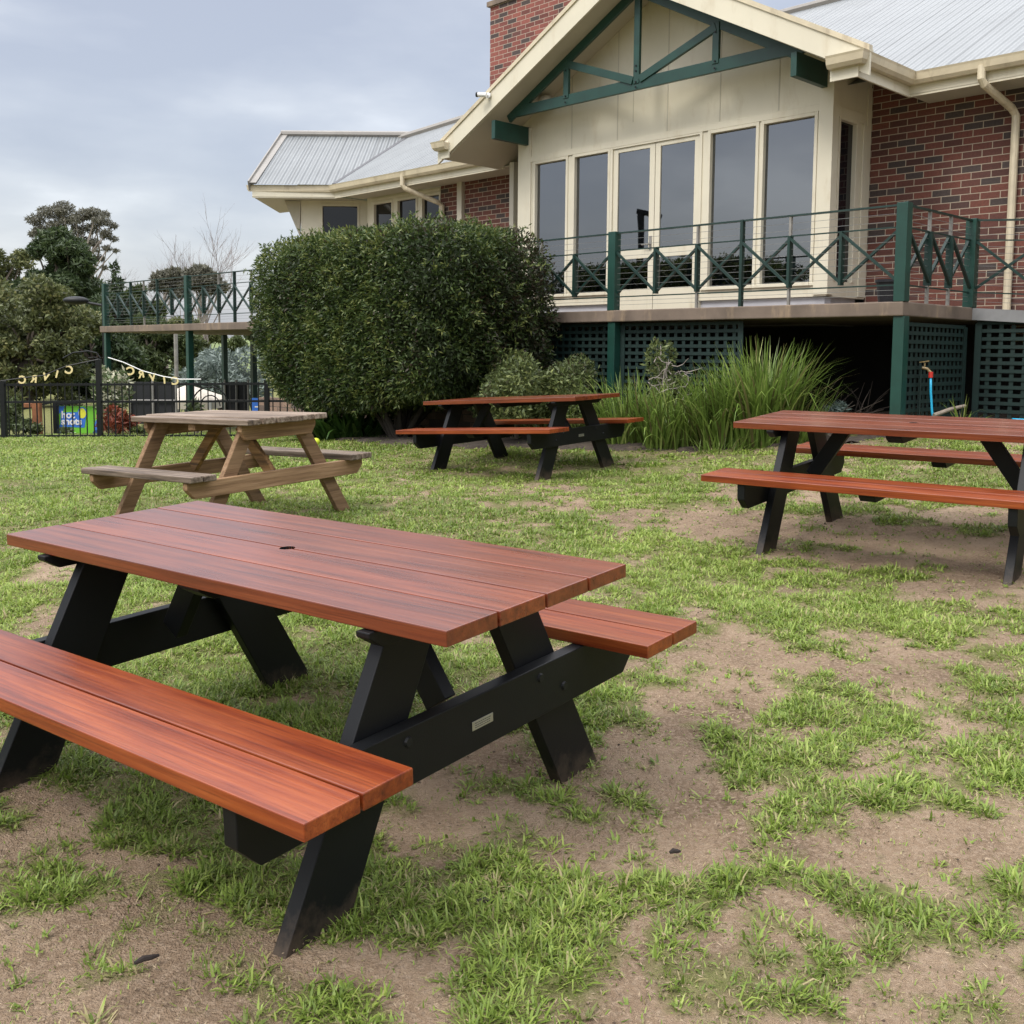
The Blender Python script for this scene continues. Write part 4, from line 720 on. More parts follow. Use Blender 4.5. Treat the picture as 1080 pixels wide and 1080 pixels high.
n = 5000; yy = 1.6 + 9*rng.random(n)**1.6; xx = (rng.random(n)*2-1)*(.54*yy+.3); k = ~inbed(xx, yy); xx, yy = xx[k], yy[k]; n = len(xx); r_ = (.0016 + .004*rng.random(n)**2.5)*(.7+.12*yy)
oc = np.array([(1,0,0),(0,1,0),(-1,0,0),(0,-1,0),(0,0,.7),(0,0,-.7)], float); of = np.array([(0,1,4),(1,2,4),(2,3,4),(3,0,4),(1,0,5),(2,1,5),(3,2,5),(0,3,5)])
V = np.stack([xx, yy, gz(xx, yy)+ZC+.004+(vnoise(xx*3.1, yy*3.1, 5)-.5)*.03], 1)[:,None,:] + oc[None]*r_[:,None,None]*(.6+.8*rng.random((n,6,1)))
o = raw('soil_crumbs', M['crumb'], V.reshape(-1,3), (np.arange(n)[:,None,None]*6 + of[None]).reshape(-1,3), np.repeat(rng.random(n), 6)); o['kind'] = 'stuff'; tag(o, 'small soil crumbs and grit on the bare ground', 'soil crumbs')
# dropped sticks
for px, py, ln, an, lab in ((155,1019,.055,.6,'short dark stick lying on bare soil at the lower left'),(512,957,.045,-.1,'small dark twig in the grass right of the nearest table leg'),(712,904,.03,.2,'tiny dark bark chip on the bare soil to the right')):
    for Yt in np.arange(1.8, 6, .005):
        p = at(px, py, Yt)
        if p[2] < g1(p[0], p[1]): break
    q = MB(); c, s = math.cos(an)*ln/2, math.sin(an)*ln/2; q.tube([(-c,-s,0),(-c*.3,-s*.3+.003,.003),(c*.4,s*.4,.002),(c,s,.001)], [.004,.007,.006,.003], 7); o = q.build('stick', M['darkstick']); place(o, (p[0],p[1],g1(p[0],p[1])+.014)); tag(o, lab, 'stick')
p = at(333.5, 465.5, 13.2); q = MB(); q.ball((0,0,0), .05, 10); o = q.build('tennis_ball', M['yellowball'], smooth=True); place(o, (p[0],p[1],g1(p[0],p[1])+.06)); tag(o, 'small yellow ball lying on the grass behind the old table', 'ball')

# ------------------------------------------------------------------ plants
def veg(name, mat, loc, parts, label, cat, group=None):
    root = empty(name, loc, label, cat, group=group)
    for nm, m, (V, F, T) in parts: raw(nm, m, V - np.array(loc), F, T, root)
    return root
def clump_leaves(clumps, n, L, Wd, out=.55, tint=(.5,.22), shell=.55, droop=0., tnoise=2.2):
    C = np.array(clumps, float); vol = (C[:,3]*C[:,4]*C[:,5])**(2/3); pick = rng.choice(len(C), n, p=vol/vol.sum()); c = C[pick]
    d = unit(rng.normal(size=(n,3))); r = shell + (1-shell)*rng.random(n)**.6; r = r*(.88 + .24*vnoise(d[:,0]*3+pick*7.1+20, d[:,1]*3+d[:,2]*2.3+20, 9))
    P = c[:,:3] + d*c[:,3:6]*r[:,None]
    D = unit(d*out + rng.normal(size=(n,3))*.6 + np.array([0,0,-droop]))
    t = np.clip(rng.normal(tint[0], tint[1], n) + (vnoise(P[:,0]*tnoise+50, P[:,2]*tnoise+P[:,1]*tnoise*.6+50, 12)-.5)*.5, 0, 1)
    return leaves(P - D*(L*.4), D, L*(.6+.8*rng.random(n)), Wd*(.6+.8*rng.random(n)), t)
def limbs(base, ends, r0, n=7, sag=.15):
    q = MB(); b = Vector(base)
    for e in ends:
        e = Vector(e); mid = b.lerp(e, .5) + Vector((random.uniform(-sag,sag), random.uniform(-sag,sag), random.uniform(0,sag)))*(e-b).length*.5
        q.tube([b, b.lerp(mid,.5), mid, mid.lerp(e,.5), e], [r0, r0*.8, r0*.6, r0*.42, r0*.2], n)
    return q
# big clipped hedge, set square with the building
HU, HV = (-10.55+2.0, 8.85), (1.98, 1.22)
hc = uvw(-11.46, 8.88); hz0, hz1 = -.80, 1.62; hb = (hc[0], hc[1], g1(hc[0], hc[1]))
def hedge_pts(n, k):
    d = rng.normal(size=(n,3)); d = unit(d); p = 7.0
    lp = (np.abs(d)**p).sum(1)**(-1/p); s = d*lp[:,None]
    nr = unit(np.sign(s)*np.abs(s)**(p-1)*np.array([1/1.98, 1/1.22, 1/1.32]))
    k = k*(1 + (vnoise(s[:,0]*7+30, s[:,2]*6+s[:,1]*6+30, 14)-.5)*.10 + (vnoise(s[:,0]*2.3+60, s[:,2]*2.3+s[:,1]*2+60, 16)-.5)*.06)
    u = s[:,0]*2.20*k; v = s[:,1]*1.10*k; z = s[:,2]*1.17*k
    low = np.clip((-z-.45)/.85, 0, 1); u = u*(1-.10*low); v = v*(1-.12*low)
    rise = .0*np.clip((u+1.9)/2,0,1); zc = (hz0+hz1)/2 + z + np.where(z > 0, rise, 0) + np.where((z < 0), .24*np.clip((u-.1)/1.6,0,1)*low - .18*np.clip((-u)/1.6,0,1)*low*.4, 0)
    x = hc[0] + u*CA + v*SA; y = hc[1] - u*SA + v*CA
    nn = np.stack([nr[:,0]*CA+nr[:,1]*SA, -nr[:,0]*SA+nr[:,1]*CA, nr[:,2]], 1); return np.stack([x, y, zc], 1), nn, u, v
n = 120000; P, N, hu, hv = hedge_pts(n, .90 + .115*rng.random(n)**.8)
right = np.clip((hu-1.2)/.7, 0, 1); dead = vnoise(hu*1.6+hv*1.6+9, P[:,2]*1.1+5, 17)
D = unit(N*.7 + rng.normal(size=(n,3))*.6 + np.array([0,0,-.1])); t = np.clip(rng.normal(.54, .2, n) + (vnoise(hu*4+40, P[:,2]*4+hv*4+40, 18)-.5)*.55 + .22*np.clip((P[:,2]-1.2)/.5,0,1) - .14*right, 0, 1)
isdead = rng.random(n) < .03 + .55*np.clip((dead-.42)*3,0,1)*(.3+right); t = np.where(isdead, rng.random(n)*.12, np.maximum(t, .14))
keep = ~(isdead & (rng.random(n) < .5)); Pk, Dk, tk = P[keep], D[keep], t[keep]; n = len(Pk)
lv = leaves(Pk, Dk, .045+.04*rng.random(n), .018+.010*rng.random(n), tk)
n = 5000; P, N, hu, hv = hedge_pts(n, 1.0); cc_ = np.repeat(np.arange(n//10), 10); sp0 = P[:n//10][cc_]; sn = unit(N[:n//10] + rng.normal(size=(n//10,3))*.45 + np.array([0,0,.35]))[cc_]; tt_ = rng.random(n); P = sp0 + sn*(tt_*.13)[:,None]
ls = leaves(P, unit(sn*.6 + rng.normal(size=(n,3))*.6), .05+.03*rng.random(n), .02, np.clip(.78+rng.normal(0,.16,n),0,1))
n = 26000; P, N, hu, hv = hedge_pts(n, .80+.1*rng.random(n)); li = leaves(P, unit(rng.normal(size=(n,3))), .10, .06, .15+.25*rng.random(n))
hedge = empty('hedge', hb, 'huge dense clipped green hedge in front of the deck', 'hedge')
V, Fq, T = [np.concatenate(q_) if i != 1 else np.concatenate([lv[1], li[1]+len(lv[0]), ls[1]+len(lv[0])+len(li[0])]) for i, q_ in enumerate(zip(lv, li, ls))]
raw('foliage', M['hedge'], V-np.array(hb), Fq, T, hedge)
q = MB(); ends = []
for _ in range(16): u, v = random.uniform(-1.5,1.6), random.uniform(-.9,.9); ends.append((u*CA+v*SA, -u*SA+v*CA, random.uniform(.9,1.9)))
rt0 = (.5*CA-.4*SA, -.5*SA-.4*CA); q = MB()
for k in range(3):
    b0 = (rt0[0]+random.uniform(-.25,.25), rt0[1]+random.uniform(-.2,.2), -.05); limbs(b0, ends[k*5:k*5+4], .042, 7, .35).build('trunk', M['hedgebark'], hedge)
limbs((rt0[0]*.5,rt0[1]*.5,-.05), [(-.9,.3,.9),(.7,-.5,.8)], .04).build('trunk', M['hedgebark'], hedge)

def shrub_at(px, py, d, rx, rz, n, mat, label, name='shrub', L=.06, W=.024, seeds=9, twig='stick', twr=.006, top=None, tint=(.5,.22), group=None, out=.5, cat='shrub', ry=None):
    p = at(px, py, d); gzv = g1(p[0], p[1]); loc = (p[0], p[1], gzv); H = (p[2]-gzv) + rz; ry = ry or rx
    cls = []
    for i in range(seeds):
        a = random.random()*6.28; rr = random.random()**.5*.7; cz = gzv + H*random.uniform(.35,.86); k = random.uniform(.30,.48)
        cls.append((p[0]+math.cos(a)*rx*rr, p[1]+math.sin(a)*ry*rr, cz, rx*k, ry*k, H*k*.62))
    fl = clump_leaves(cls, n, L, W, out, tint)
    root = veg(name, None, loc, [('foliage', M[mat], fl)], label, cat, group)
    q = limbs((0,0,-.03), [(c[0]-p[0], c[1]-p[1], c[2]-gzv) for c in cls], twr*2.2, 6, .3); q.build('stem', M[twig], root); return root
shrub_at(545, 405, 12.6, .72, .42, 9000, 'shrub', 'olive green twiggy shrub under the right end of the hedge')
shrub_at(598, 408, 12.5, .62, .36, 8000, 'shrub', 'broad olive shrub directly behind the farthest red table')
shrub_at(520, 432, 12.9, .5, .28, 4000, 'hedge', 'small dark shrub in the shade at the hedge foot')
bare = shrub_at(706, 388, 12.1, .36, .26, 2600, 'shrub', 'half bare shrub with pale tangled twigs in front of the lattice', seeds=6)
q = MB()
for _ in range(34):
    a = Vector((random.gauss(-.06,.10), random.gauss(-.25,.08), random.uniform(.5,.95))); pts = [a]; d = Vector((random.gauss(0,1), random.gauss(0,.4), random.gauss(0,.7))).normalized()
    for _k in range(4): d = (d + Vector((random.gauss(0,.6), random.gauss(0,.4), random.gauss(0,.6)))).normalized(); pts.append(pts[-1]+d*.065)
    q.tube(pts, [.006,.0055,.005,.004,.0025], 5)
q.build('bare_twig', M['palebark'], bare)
def strap_clump(px, py, d, n, h, spread, label, w=.015, lean=.5, cat='strappy plant', group='strappy grass clumps in the garden bed', mat='strap', depth=None):
    p = at(px, py, d); b = (p[0], p[1], g1(p[0], p[1])); a = rng.random(n)*6.283; r = rng.random(n)**.5
    P = np.stack([p[0]+np.cos(a)*r*spread, p[1]+np.sin(a)*r*spread*(depth or .6), np.zeros(n)], 1); P[:,2] = gz(P[:,0], P[:,1])
    ln = h*(.55+.55*rng.random(n)); le = np.abs(rng.normal(0, lean*.5, n)) + lean*.35*r; az = a + rng.normal(0, .7, n)
    t = np.clip(rng.normal(.55, .22, n), .15, 1); t = np.where(rng.random(n) < .09, rng.random(n)*.13, t)
    # long arching leaf: 4 segments
    hd = np.stack([np.cos(az), np.sin(az), np.zeros(n)], 1); sd_ = np.stack([-np.sin(az), np.cos(az), np.zeros(n)], 1); ang = le.copy(); pos = P.copy(); cu = np.abs(rng.normal(.17, .17, n)); ws = w*(.6+.7*rng.random(n)); V = []
    for k in range(6):
        wk = ws*(1, 1, .9, .75, .5, .06)[k]*.5; V += [pos - sd_*wk[:,None], pos + sd_*wk[:,None]]
        pos = pos + (hd*np.sin(ang)[:,None] + np.array([0,0,1.])*np.cos(ang)[:,None])*(ln/5)[:,None]; ang = np.minimum(ang + cu*(.4+.32*k), 2.7)
    V = np.stack(V, 1).reshape(-1, 3); i = np.arange(n)[:,None]*12; Fq = np.concatenate([i + np.array([[2*k, 2*k+1, 2*k+3, 2*k+2]]) for k in range(5)])
    return veg('strappy_plant', None, b, [('foliage', M[mat], (V, Fq, np.repeat(t, 12)))], label, cat, group)
strap_clump(806, 468, 11.05, 720, 1.12, .30, 'largest strappy green clump, tallest leaves against the dark gap', .025, .32)
strap_clump(768, 471, 11.25, 480, .96, .32, 'dense strappy clump just left of the largest one', .023, .38)
strap_clump(712, 473, 11.55, 420, .85, .34, 'loose strappy clump in front of the half bare shrub', .021, .42)
strap_clump(664, 474, 11.9, 300, .88, .28, 'narrow strappy clump beside the farthest red table', .020, .36)
strap_clump(620, 470, 12.2, 160, .75, .25, 'thin strappy tuft behind the farthest red table', .014, .5)
strap_clump(845, 464, 10.9, 90, .75, .16, 'arching strappy tuft at the right edge of the largest clump', .015, .75)
strap_clump(1016, 432, 10.25, 34, .42, .06, 'small arching strappy weed at the foot of the lattice', .013, .9, group=None)
strap_clump(760, 474, 10.95, 70, .45, .35, 'low trailing strappy leaves spilling over the bed edge', .013, 1.3, group=None)
strap_clump(362, 450, 14.7, 420, .66, .62, 'broad green leafy clump by the low brick wall', .055, .85, cat='leafy plant', group=None, mat='broad', depth=.35)
strap_clump(414, 455, 15.2, 60, .38, .45, 'sparse low leafy plant left of the hedge trunk', .04, 1.0, cat='leafy plant', group=None, mat='broad', depth=.3)
shrub_at(876, 432, 11.0, .22, .07, 700, 'silver', 'low silver-leaved plant at the edge of the dark underfloor gap', L=.09, W=.018, seeds=5, cat='plant', name='silver_plant')
q = MB(); a, c = at(985, 438, 10.2), at(1018, 428, 10.35); q.tube([a, (a+c)/2+np.array([0,0,.01]), c], [.022,.02,.017], 8); o = q.build('timber_pole', M['stick'], None, tuple(a)); place(o, tuple(a)); tag(o, 'grey weathered pole lying against the lattice', 'pole')
q = MB()
for _ in range(140):
    b0 = at(random.uniform(845,925), 440, random.uniform(11.2,12.2)); b0 = Vector((b0[0], b0[1], g1(b0[0],b0[1])+random.uniform(0,.1))); d = Vector((random.gauss(0,1), random.gauss(0,.6), abs(random.gauss(.15,.3)))).normalized()*random.uniform(.2,.7); q.tube([b0, b0+d*.5+Vector((0,0,.04)), b0+d], [.006,.005,.003], 4)
bb0 = at(885,440,11.6); bb0 = (bb0[0],bb0[1],g1(bb0[0],bb0[1])); o = q.build('brush_pile', M['bark'], None, bb0); place(o, bb0); tag(o, 'pile of dead brushwood in the shade under the deck', 'brushwood')
# low brick wall at the deck foot behind the hedge
wa, wb = (-16.6, 10.0), (-10.2, 10.0); q = MB(); steps = 8
for i in range(steps):
    u0, u1 = wa[0]+(wb[0]-wa[0])*i/steps, wa[0]+(wb[0]-wa[0])*(i+1)/steps; q.box(u0, u1-.004, 0, .2, gd(u0, 9.9)-.05, -.83+.03*((i*7) % 3))
wbx, wby, _ = uvw(-13.4, 9.75); o = MB(); o.v = [(a+13.4, b_, c+1.3) for a, b_, c in q.v]; o.f = q.f; o.t = q.t; o = o.build('low_wall', M['brick_low']); place(o, (wbx,wby,-1.3), (0,0,-AZ)); tag(o, 'low brown brick retaining wall below the deck, behind the hedge', 'wall')

# ------------------------------------------------------------------ black fence, letters, banners beyond it
def fpt(px): return at(px, 460, 17.0)
FA, FB = at(-60, 461, 17.1), at(332, 460, 16.9)
fz = lambda x: -1.475 + .014*(x+8.4)
fence = empty('metal_fence', (FA[0], FA[1], fz(FA[0])), 'black metal picket fence across the lawn edge on the left', 'fence')
fl = (FA[0], FA[1], 0); tpx = lambda p: np.array([p[0]-FA[0], p[1]-FA[1]])
q = MB(); Lf = FB[0]-FA[0]; sgm = lambda s: (s, (FB[1]-FA[1])*s/Lf); zz = lambda s: .014*s
for z in (.035, .60, .885): q = MB(); q.bar((*sgm(0), z+zz(0)), (*sgm(Lf), z+zz(Lf)), .03, .035); q.build('rail', M['blackmetal'], fence)
s = .05; i = 0
while s < Lf:
    pk = MB(); pk.bar((*sgm(s), .01+zz(s)), (*sgm(s), .92+zz(s)), .016, .016); s += .1195; pk.build('picket', M['blackmetal'], fence)
s0 = at(222, 420, 16.95)[0]-FA[0]; hoop = MB(); hoop.tube([(s0+.30*math.cos(a), sgm(s0)[1]-.02, .52+zz(s0)+.32*math.sin(a)) for a in np.linspace(0, math.pi, 14)], .012, 6); hoop.build('hoop', M['blackmetal'], fence); hoop = MB(); hoop.tube([(s0+.16*math.cos(a), sgm(s0)[1]-.02, .52+zz(s0)+.18*math.sin(a)) for a in np.linspace(0, math.pi, 12)], .010, 6); hoop.build('hoop', M['blackmetal'], fence)
for px in (2, 105, 283): s = at(px, 440, 17)[0]-FA[0]; pp = MB(); h = 1.30 if px == 105 else .95; pp.box(s-.04, s+.04, sgm(s)[1]-.04, sgm(s)[1]+.04, -.1, h+zz(s)); pp.build('post', M['blackmetal'], fence, bevel=.006)
s = at(105, 440, 17)[0]-FA[0]; q = MB(); q.tube([(s,0,1.28),(s+.0,0,1.36),(s-.06,0,1.44),(s-.2,0,1.47),(s-.45,0,1.44),(s-.62,0,1.35)], .012, 6); q.tube([(s,0,1.33),(s-.10,0,1.37),(s-.2,0,1.36)], .008, 6); q.build('curved_bracket', M['blackmetal'], fence)
def garland(pts_px, letters, d, label, cord):
    root = empty('letter_garland', tuple(at(*pts_px[0], d)), label, 'bunting', group='letter garlands above the black fence'); b = at(*pts_px[0], d)
    q = MB(); q.tube([Vector(at(x, y, d)-b) for x, y in pts_px], .010, 5); q.build('cord', M[cord], root)
    for ch, x, y, sc, tilt in letters:
        cu = bpy.data.curves.new('letter', 'FONT'); cu.body = ch; cu.size = .165*sc; cu.align_x = 'CENTER'; cu.align_y = 'CENTER'; cu.extrude = .006; cu.offset = .005
        to = bpy.data.objects.new('letter', cu); col.objects.link(to); dg = bpy.context.evaluated_depsgraph_get(); me = bpy.data.meshes.new_from_object(to.evaluated_get(dg)); bpy.data.objects.remove(to)
        me.materials.clear(); me.materials.append(M['gold']); lo_ = bpy.data.objects.new('letter', me); col.objects.link(lo_); lo_.parent = root
        p = at(x, y, d)-b; lo_.location = p; lo_.rotation_euler = Euler((math.pi/2, tilt, math.pi), 'XYZ')    # facing away: seen from behind, as in the photograph
garland([(-14,404),(20,399),(46,396),(70,386),(104,379)], [('C',23.5,401,1.05,-.15),('R',36,400,1,-.1),('V',48.3,398,1,-.25),('I',60,395,1,-.25),('C',72.8,390.5,1.1,-.25)], 16.7, 'left string of gold letters, strung in front of the olive tree', 'blackmetal')
garland([(114,377),(130,382),(150,391),(172,397),(190,400),(212,400)], [('C',138,391.5,1.1,.25),('R',149,395,1,.2),('V',161,398.5,1,.15),('I',173.4,401,1,.1),('C',184.7,402,1.05,.1)], 16.7, 'right string of gold letters on a pale cord beside the green deck posts', 'white')
# sports banner behind the fence
def banner(px0, py0, px1, py1, d, label, full):
    a, c = at(px0, py1, d), at(px1, py0, d); W_, H_ = c[0]-a[0], c[2]-a[2]; root = empty('banner', tuple(a), label, 'banner', group='sports banners beyond the fence')
    q = MB(); q.box(0, W_, 0, .02, 0, H_); q.build('panel', M['bgreen'], root)
    def flat(name, mat, pts, k): q = MB(); q.prism([(x*W_, -k, z*H_) for x, z in pts], (0,k-.0005,0)); return q.build(name, M[mat], root)
    if full:
        flat('blue_patch', 'bblue', [(0,0),(.14,0),(.16,.3),(.62,.28),(.66,.62),(.50,.66),(.50,.80),(.13,.78),(.18,1),(0,1)], .004); flat('green_patch', 'bgreen', [(.02,.30),(.07,.40),(.09,.78),(.03,.72)], .006)
        e = [(.58+.085*math.cos(t_), .76+.17*math.sin(t_)) for t_ in np.linspace(0, 2*math.pi, 20)[:-1]]; flat('ball_ring', 'bblue', [(.58+.11*math.cos(t_), .76+.21*math.sin(t_)) for t_ in np.linspace(0, 2*math.pi, 20)[:-1]], .006); flat('ball', 'byellow', e, .009)
        for body, x, z, sz in (('hot', .10, .60, .34), ('shots', .09, .38, .34)):
            cu = bpy.data.curves.new('lettering', 'FONT'); cu.body = body; cu.size = sz*H_*.95; cu.extrude = .002; cu.offset = .006
            to = bpy.data.objects.new('lettering', cu); col.objects.link(to); dg = bpy.context.evaluated_depsgraph_get(); me = bpy.data.meshes.new_from_object(to.evaluated_get(dg)); bpy.data.objects.remove(to); me.materials.clear(); me.materials.append(M['white'])
            lo_ = bpy.data.objects.new('lettering', me); col.objects.link(lo_); lo_.parent = root; lo_.location = (x*W_, -.010, z*H_); lo_.rotation_euler = (math.pi/2, 0, 0)
        flat('figure_shirt', 'bblue', [(.84,.20),(.99,.20),(.99,.50),(.94,.57),(.88,.52)], .006); flat('figure_head', 'skin', [(.935+.04*math.cos(t_), .68+.13*math.sin(t_)) for t_ in np.linspace(0, 2*math.pi, 16)[:-1]], .008); flat('figure_hair', 'darkstick', [(.90,.72),(.91,.82),(.95,.85),(.985,.78),(.98,.73)], .010); flat('figure_legs', 'banner_navy', [(.78,.04),(.99,.02),(.99,.20),(.84,.20)], .006)
        flat('strip', 'white', [(.13,.10),(.42,.10),(.42,.115),(.13,.115)], .007)
    else:
        flat('blue_patch', 'bblue', [(0,0),(.30,0),(.26,.5),(.34,1),(0,1)], .004); flat('strip', 'white', [(.10,.30),(.60,.30),(.60,.40),(.10,.40)], .006); flat('ball', 'byellow', [(.50+.07*math.cos(t_), .55+.22*math.sin(t_)) for t_ in np.linspace(0, 2*math.pi, 16)[:-1]], .006); flat('figure_shirt', 'bblue', [(.46,.0),(.60,.0),(.58,.42),(.48,.42)], .008)
banner(61, 428.5, 106, 459.5, 19.2, 'green and blue sports banner with a yellow ball behind the black fence', True)
banner(265, 420, 303, 434, 21, 'smaller green and blue sports banner seen between the green posts', False)
# fine wire court fence posts / netting around the banner
q = MB(); a = at(60, 460, 19.15); c = at(106, 460, 19.15); zt = at(60, 425.5, 19.15)[2]
q.box(a[0]-.05, a[0]+.02, a[1]-.03, a[1]+.03, a[2]-.4, zt+.05); q.bar((a[0],a[1],zt),(c[0],c[1],zt+.06), .05, .06); q.bar((at(8,435,19.1)[0],a[1],at(8,435,19.1)[2]),(a[0],a[1],zt+.04), .03, .035); o = q.build('banner_stand', M['blackmetal'], None, tuple(a)); place(o, tuple(a)); tag(o, 'black metal stand holding up the big sports banner', 'stand')
# black shade-cloth court screens
for i, (p0, p1, d) in enumerate(((138,186,20.5),(238,262,22.5))):
    a, c = at(p0, 447, d), at(p1, 403, d); q = MB(); q.box(0, c[0]-a[0], 0, .02, 0, c[2]-a[2]); root = empty('court_screen', tuple(a), ('wide black shade cloth screen left of the white marquee', 'narrow black shade cloth screen right of the white marquee')[i], 'screen', group='black shade cloth screens'); q.build('cloth', M['mesh'], root)
    q = MB(); w_ = c[0]-a[0]
    for x in (0, w_*.5, w_): q.tube([(x,-.03,-.3),(x,-.03,c[2]-a[2]+.05)], .025, 6)
    q.tube([(0,-.03,(c[2]-a[2])*.56),(w_,-.03,(c[2]-a[2])*.56)], .02, 6); q.build('frame', M['steel'], root)
# marquee
a = at(163, 432, 25); ctr = at(199, 432, 26.6); c = at(236, 432, 25); hw = (c[0]-a[0])/2; ev = at(199, 424, 25)[2]; pk_ = at(199, 405.5, 26.6)[2]; bs = at(199, 446, 25)[2]-.9
mq = empty('marquee', (ctr[0], ctr[1], bs), 'white pop-up marquee with a peaked roof beyond the fence', 'marquee')
q = MB(); cs = [(-hw,-hw),(hw,-hw),(hw,hw),(-hw,hw)]; q.add([(x,y,ev-bs) for x, y in cs]+[(0,0,pk_-bs)]+[(x,y,ev-bs-.22) for x, y in cs], [(0,1,4),(1,2,4),(2,3,4),(3,0,4)]+[(i, i+5, (i+1) % 4+5, (i+1) % 4) for i in range(4)]); q.build('canopy', M['canvas'], mq)
for x, y in cs: q = MB(); q.box(x-.03*(1 if x > 0 else -1)-.03, x-.03*(1 if x > 0 else -1)+.03, y-.03, y+.03, 0, ev-bs-.01); q.build('leg', M['white'], mq)
q = MB(); q.box(-hw*.93, -hw*.15, -hw*.5, -hw*.5+.02, .1, ev-bs-.3); q.build('side_wall', M['banner_navy'], mq); q = MB(); q.box(-hw*.1, hw*.6, -hw*.4, -hw*.4+.02, .3, ev-bs-.35); q.build('back_panel', M['canvas'], mq)
# stump / post, plants behind the fence
a = at(40, 459, 18.6); q = MB(); q.box(-.07,.07,-.06,.06,-.3,.62); q.box(-.22,-.07,-.05,.05,.50,.58); o = q.build('timber_post', M['orangewood'], bevel=.01); place(o, (a[0],a[1],a[2])); tag(o, 'rusty orange timber post standing behind the fence', 'post')
shrub_at(121, 443, 18.2, .34, .24, 650, 'redleaf', 'russet red leafy shrub behind the black fence', L=.13, W=.035, seeds=8)
shrub_at(120, 415, 18.9, .42, .42, 1500, 'creamleaf', 'tall shrub with cream flowers beside the fence post', L=.11, W=.05, seeds=9)
shrub_at(208, 438, 18.4, .22, .26, 300, 'midgreen', 'thin green shrub in front of the white marquee', L=.10, W=.04, seeds=6)
shrub_at(8, 430, 18.6, .34, .30, 700, 'midgreen', 'small green shrub behind the fence at the far left', L=.10, W=.05, seeds=5)
shrub_at(18, 450, 18.4, .5, .14, 700, 'midgreen', 'low dark weeds behind the fence foot at the far left', L=.10, W=.04, seeds=5, cat='weeds')
for i, px in enumerate((36,74,150,172)): shrub_at(px, 456, 18.3, .22, .10, 260, ('olive','midgreen','shrub','midgreen')[i], ('low tuft below the rusty post','dry tuft below the big sports banner','low weeds right of the russet shrub','low weeds below the black screen')[i], L=.09, W=.03, seeds=4, cat='weeds')
shrub_at(240, 393, 31, 1.55, .55, 9000, 'bluegrey', 'wide blue-grey conifer behind the deck posts', name='tree', L=.20, W=.05, seeds=16, cat='tree', twig='bark', twr=.03)

# ------------------------------------------------------------------ trees beyond
def crown(px, py, rpx, d, rz=None, dd=1.0): p = at(px, py, d); r = rpx*d/FX; return (p[0], p[1]+random.uniform(-.3,.3)*r*dd, p[2], r, r*dd, (rz if rz else rpx)*d/FX)
def tree(label, d, basepx, clumps, n, L, W, mat, bark, r0, name='tree', out=.5, droop=0, tint=(.5,.22), shell=.35, group=None, lim=True, fork=.45):
    p = at(basepx, 420, d); b = (p[0], p[1], g1(p[0], p[1])); fl = clump_leaves(clumps, n, L, W, out, tint, shell, droop, .5)
    root = veg(name, None, b, [('crown', M[mat], fl)], label, 'tree', group)
    top = max(c[2] for c in clumps)-b[2]; q = MB(); f = Vector((random.uniform(-.02,.02)*top, 0, top*fork)); q.tube([(0,0,-.3),(f.x*.4,0,f.z*.5),f], [r0*1.15,r0*.9,r0*.75], 9)
    if lim: s = limbs(f, [(c[0]-b[0], c[1]-b[1], c[2]-b[2]) for c in clumps], r0*.5, 6, .25); q.add(s.v, s.f)
    q.build('trunk', M[bark], root); return root
def blob(d, cx, cy, hw, hh, k, r0, r1, flat=.8):     # random clumps inside an ellipse of the picture, spread in depth
    o = []
    while len(o) < k:
        x, y = random.uniform(-1,1), random.uniform(-1,1)
        if x*x+y*y < 1: r = random.uniform(r0, r1); q = at(cx+x*hw, cy+y*hh, d); R_ = r*d/FX; o.append((q[0], q[1]+random.uniform(-1,1)*hw*.5*d/FX, q[2], R_, R_, R_*flat))
    return o
tree('wide olive green tree behind the fence at the left edge', 38, 30, blob(38, 34, 350, 56, 54, 44, 11, 20) + blob(38, 15, 395, 70, 44, 34, 12, 20), 36000, .20, .085, 'olive', 'bark', .18)
tree('olive tree partly cut off by the left edge of the photo', 41, -30, blob(41, -20, 350, 46, 62, 26, 14, 24), 12000, .22, .09, 'olive', 'bark', .2)
tree('tall dark pine in front of the pale gum tree', 60, 62, blob(60, 62, 292, 33, 44, 52, 7, 13, .8) + blob(60, 56, 335, 48, 48, 40, 10, 17) + [crown(48,252,10,60), crown(66,262,12,60), crown(84,272,9,60)], 40000, .34, .10, 'pine', 'bark', .25, droop=.1)
tree('dark pine with a pointed top behind the deck corner post', 55, 118, blob(55, 122, 350, 34, 44, 40, 8, 14) + [crown(121,284,4,55,9), crown(122,300,8,55), crown(120,315,12,55)], 15000, .32, .09, 'pine', 'bark', .22)
tree('dark bushy tree filling the gap behind the letter string', 45, 100, blob(45, 96, 385, 50, 48, 44, 11, 18), 24000, .26, .10, 'pine', 'bark', .2)
tree('mid green tree below the deck between its posts', 50, 160, blob(50, 160, 376, 40, 38, 40, 8, 15), 20000, .26, .09, 'midgreen', 'bark', .2)
tree('dull green tree between the deck posts, left of the pasture', 62, 196, blob(62, 195, 362, 20, 26, 18, 7, 12), 8000, .30, .10, 'olive', 'bark', .2)
tree('grey-green gum with a thin crown at the upper left edge', 70, 4, blob(70, 12, 275, 24, 16, 12, 6, 11, .6) + blob(70, 4, 305, 22, 16, 10, 7, 11), 6000, .34, .09, 'olive', 'bark', .2)
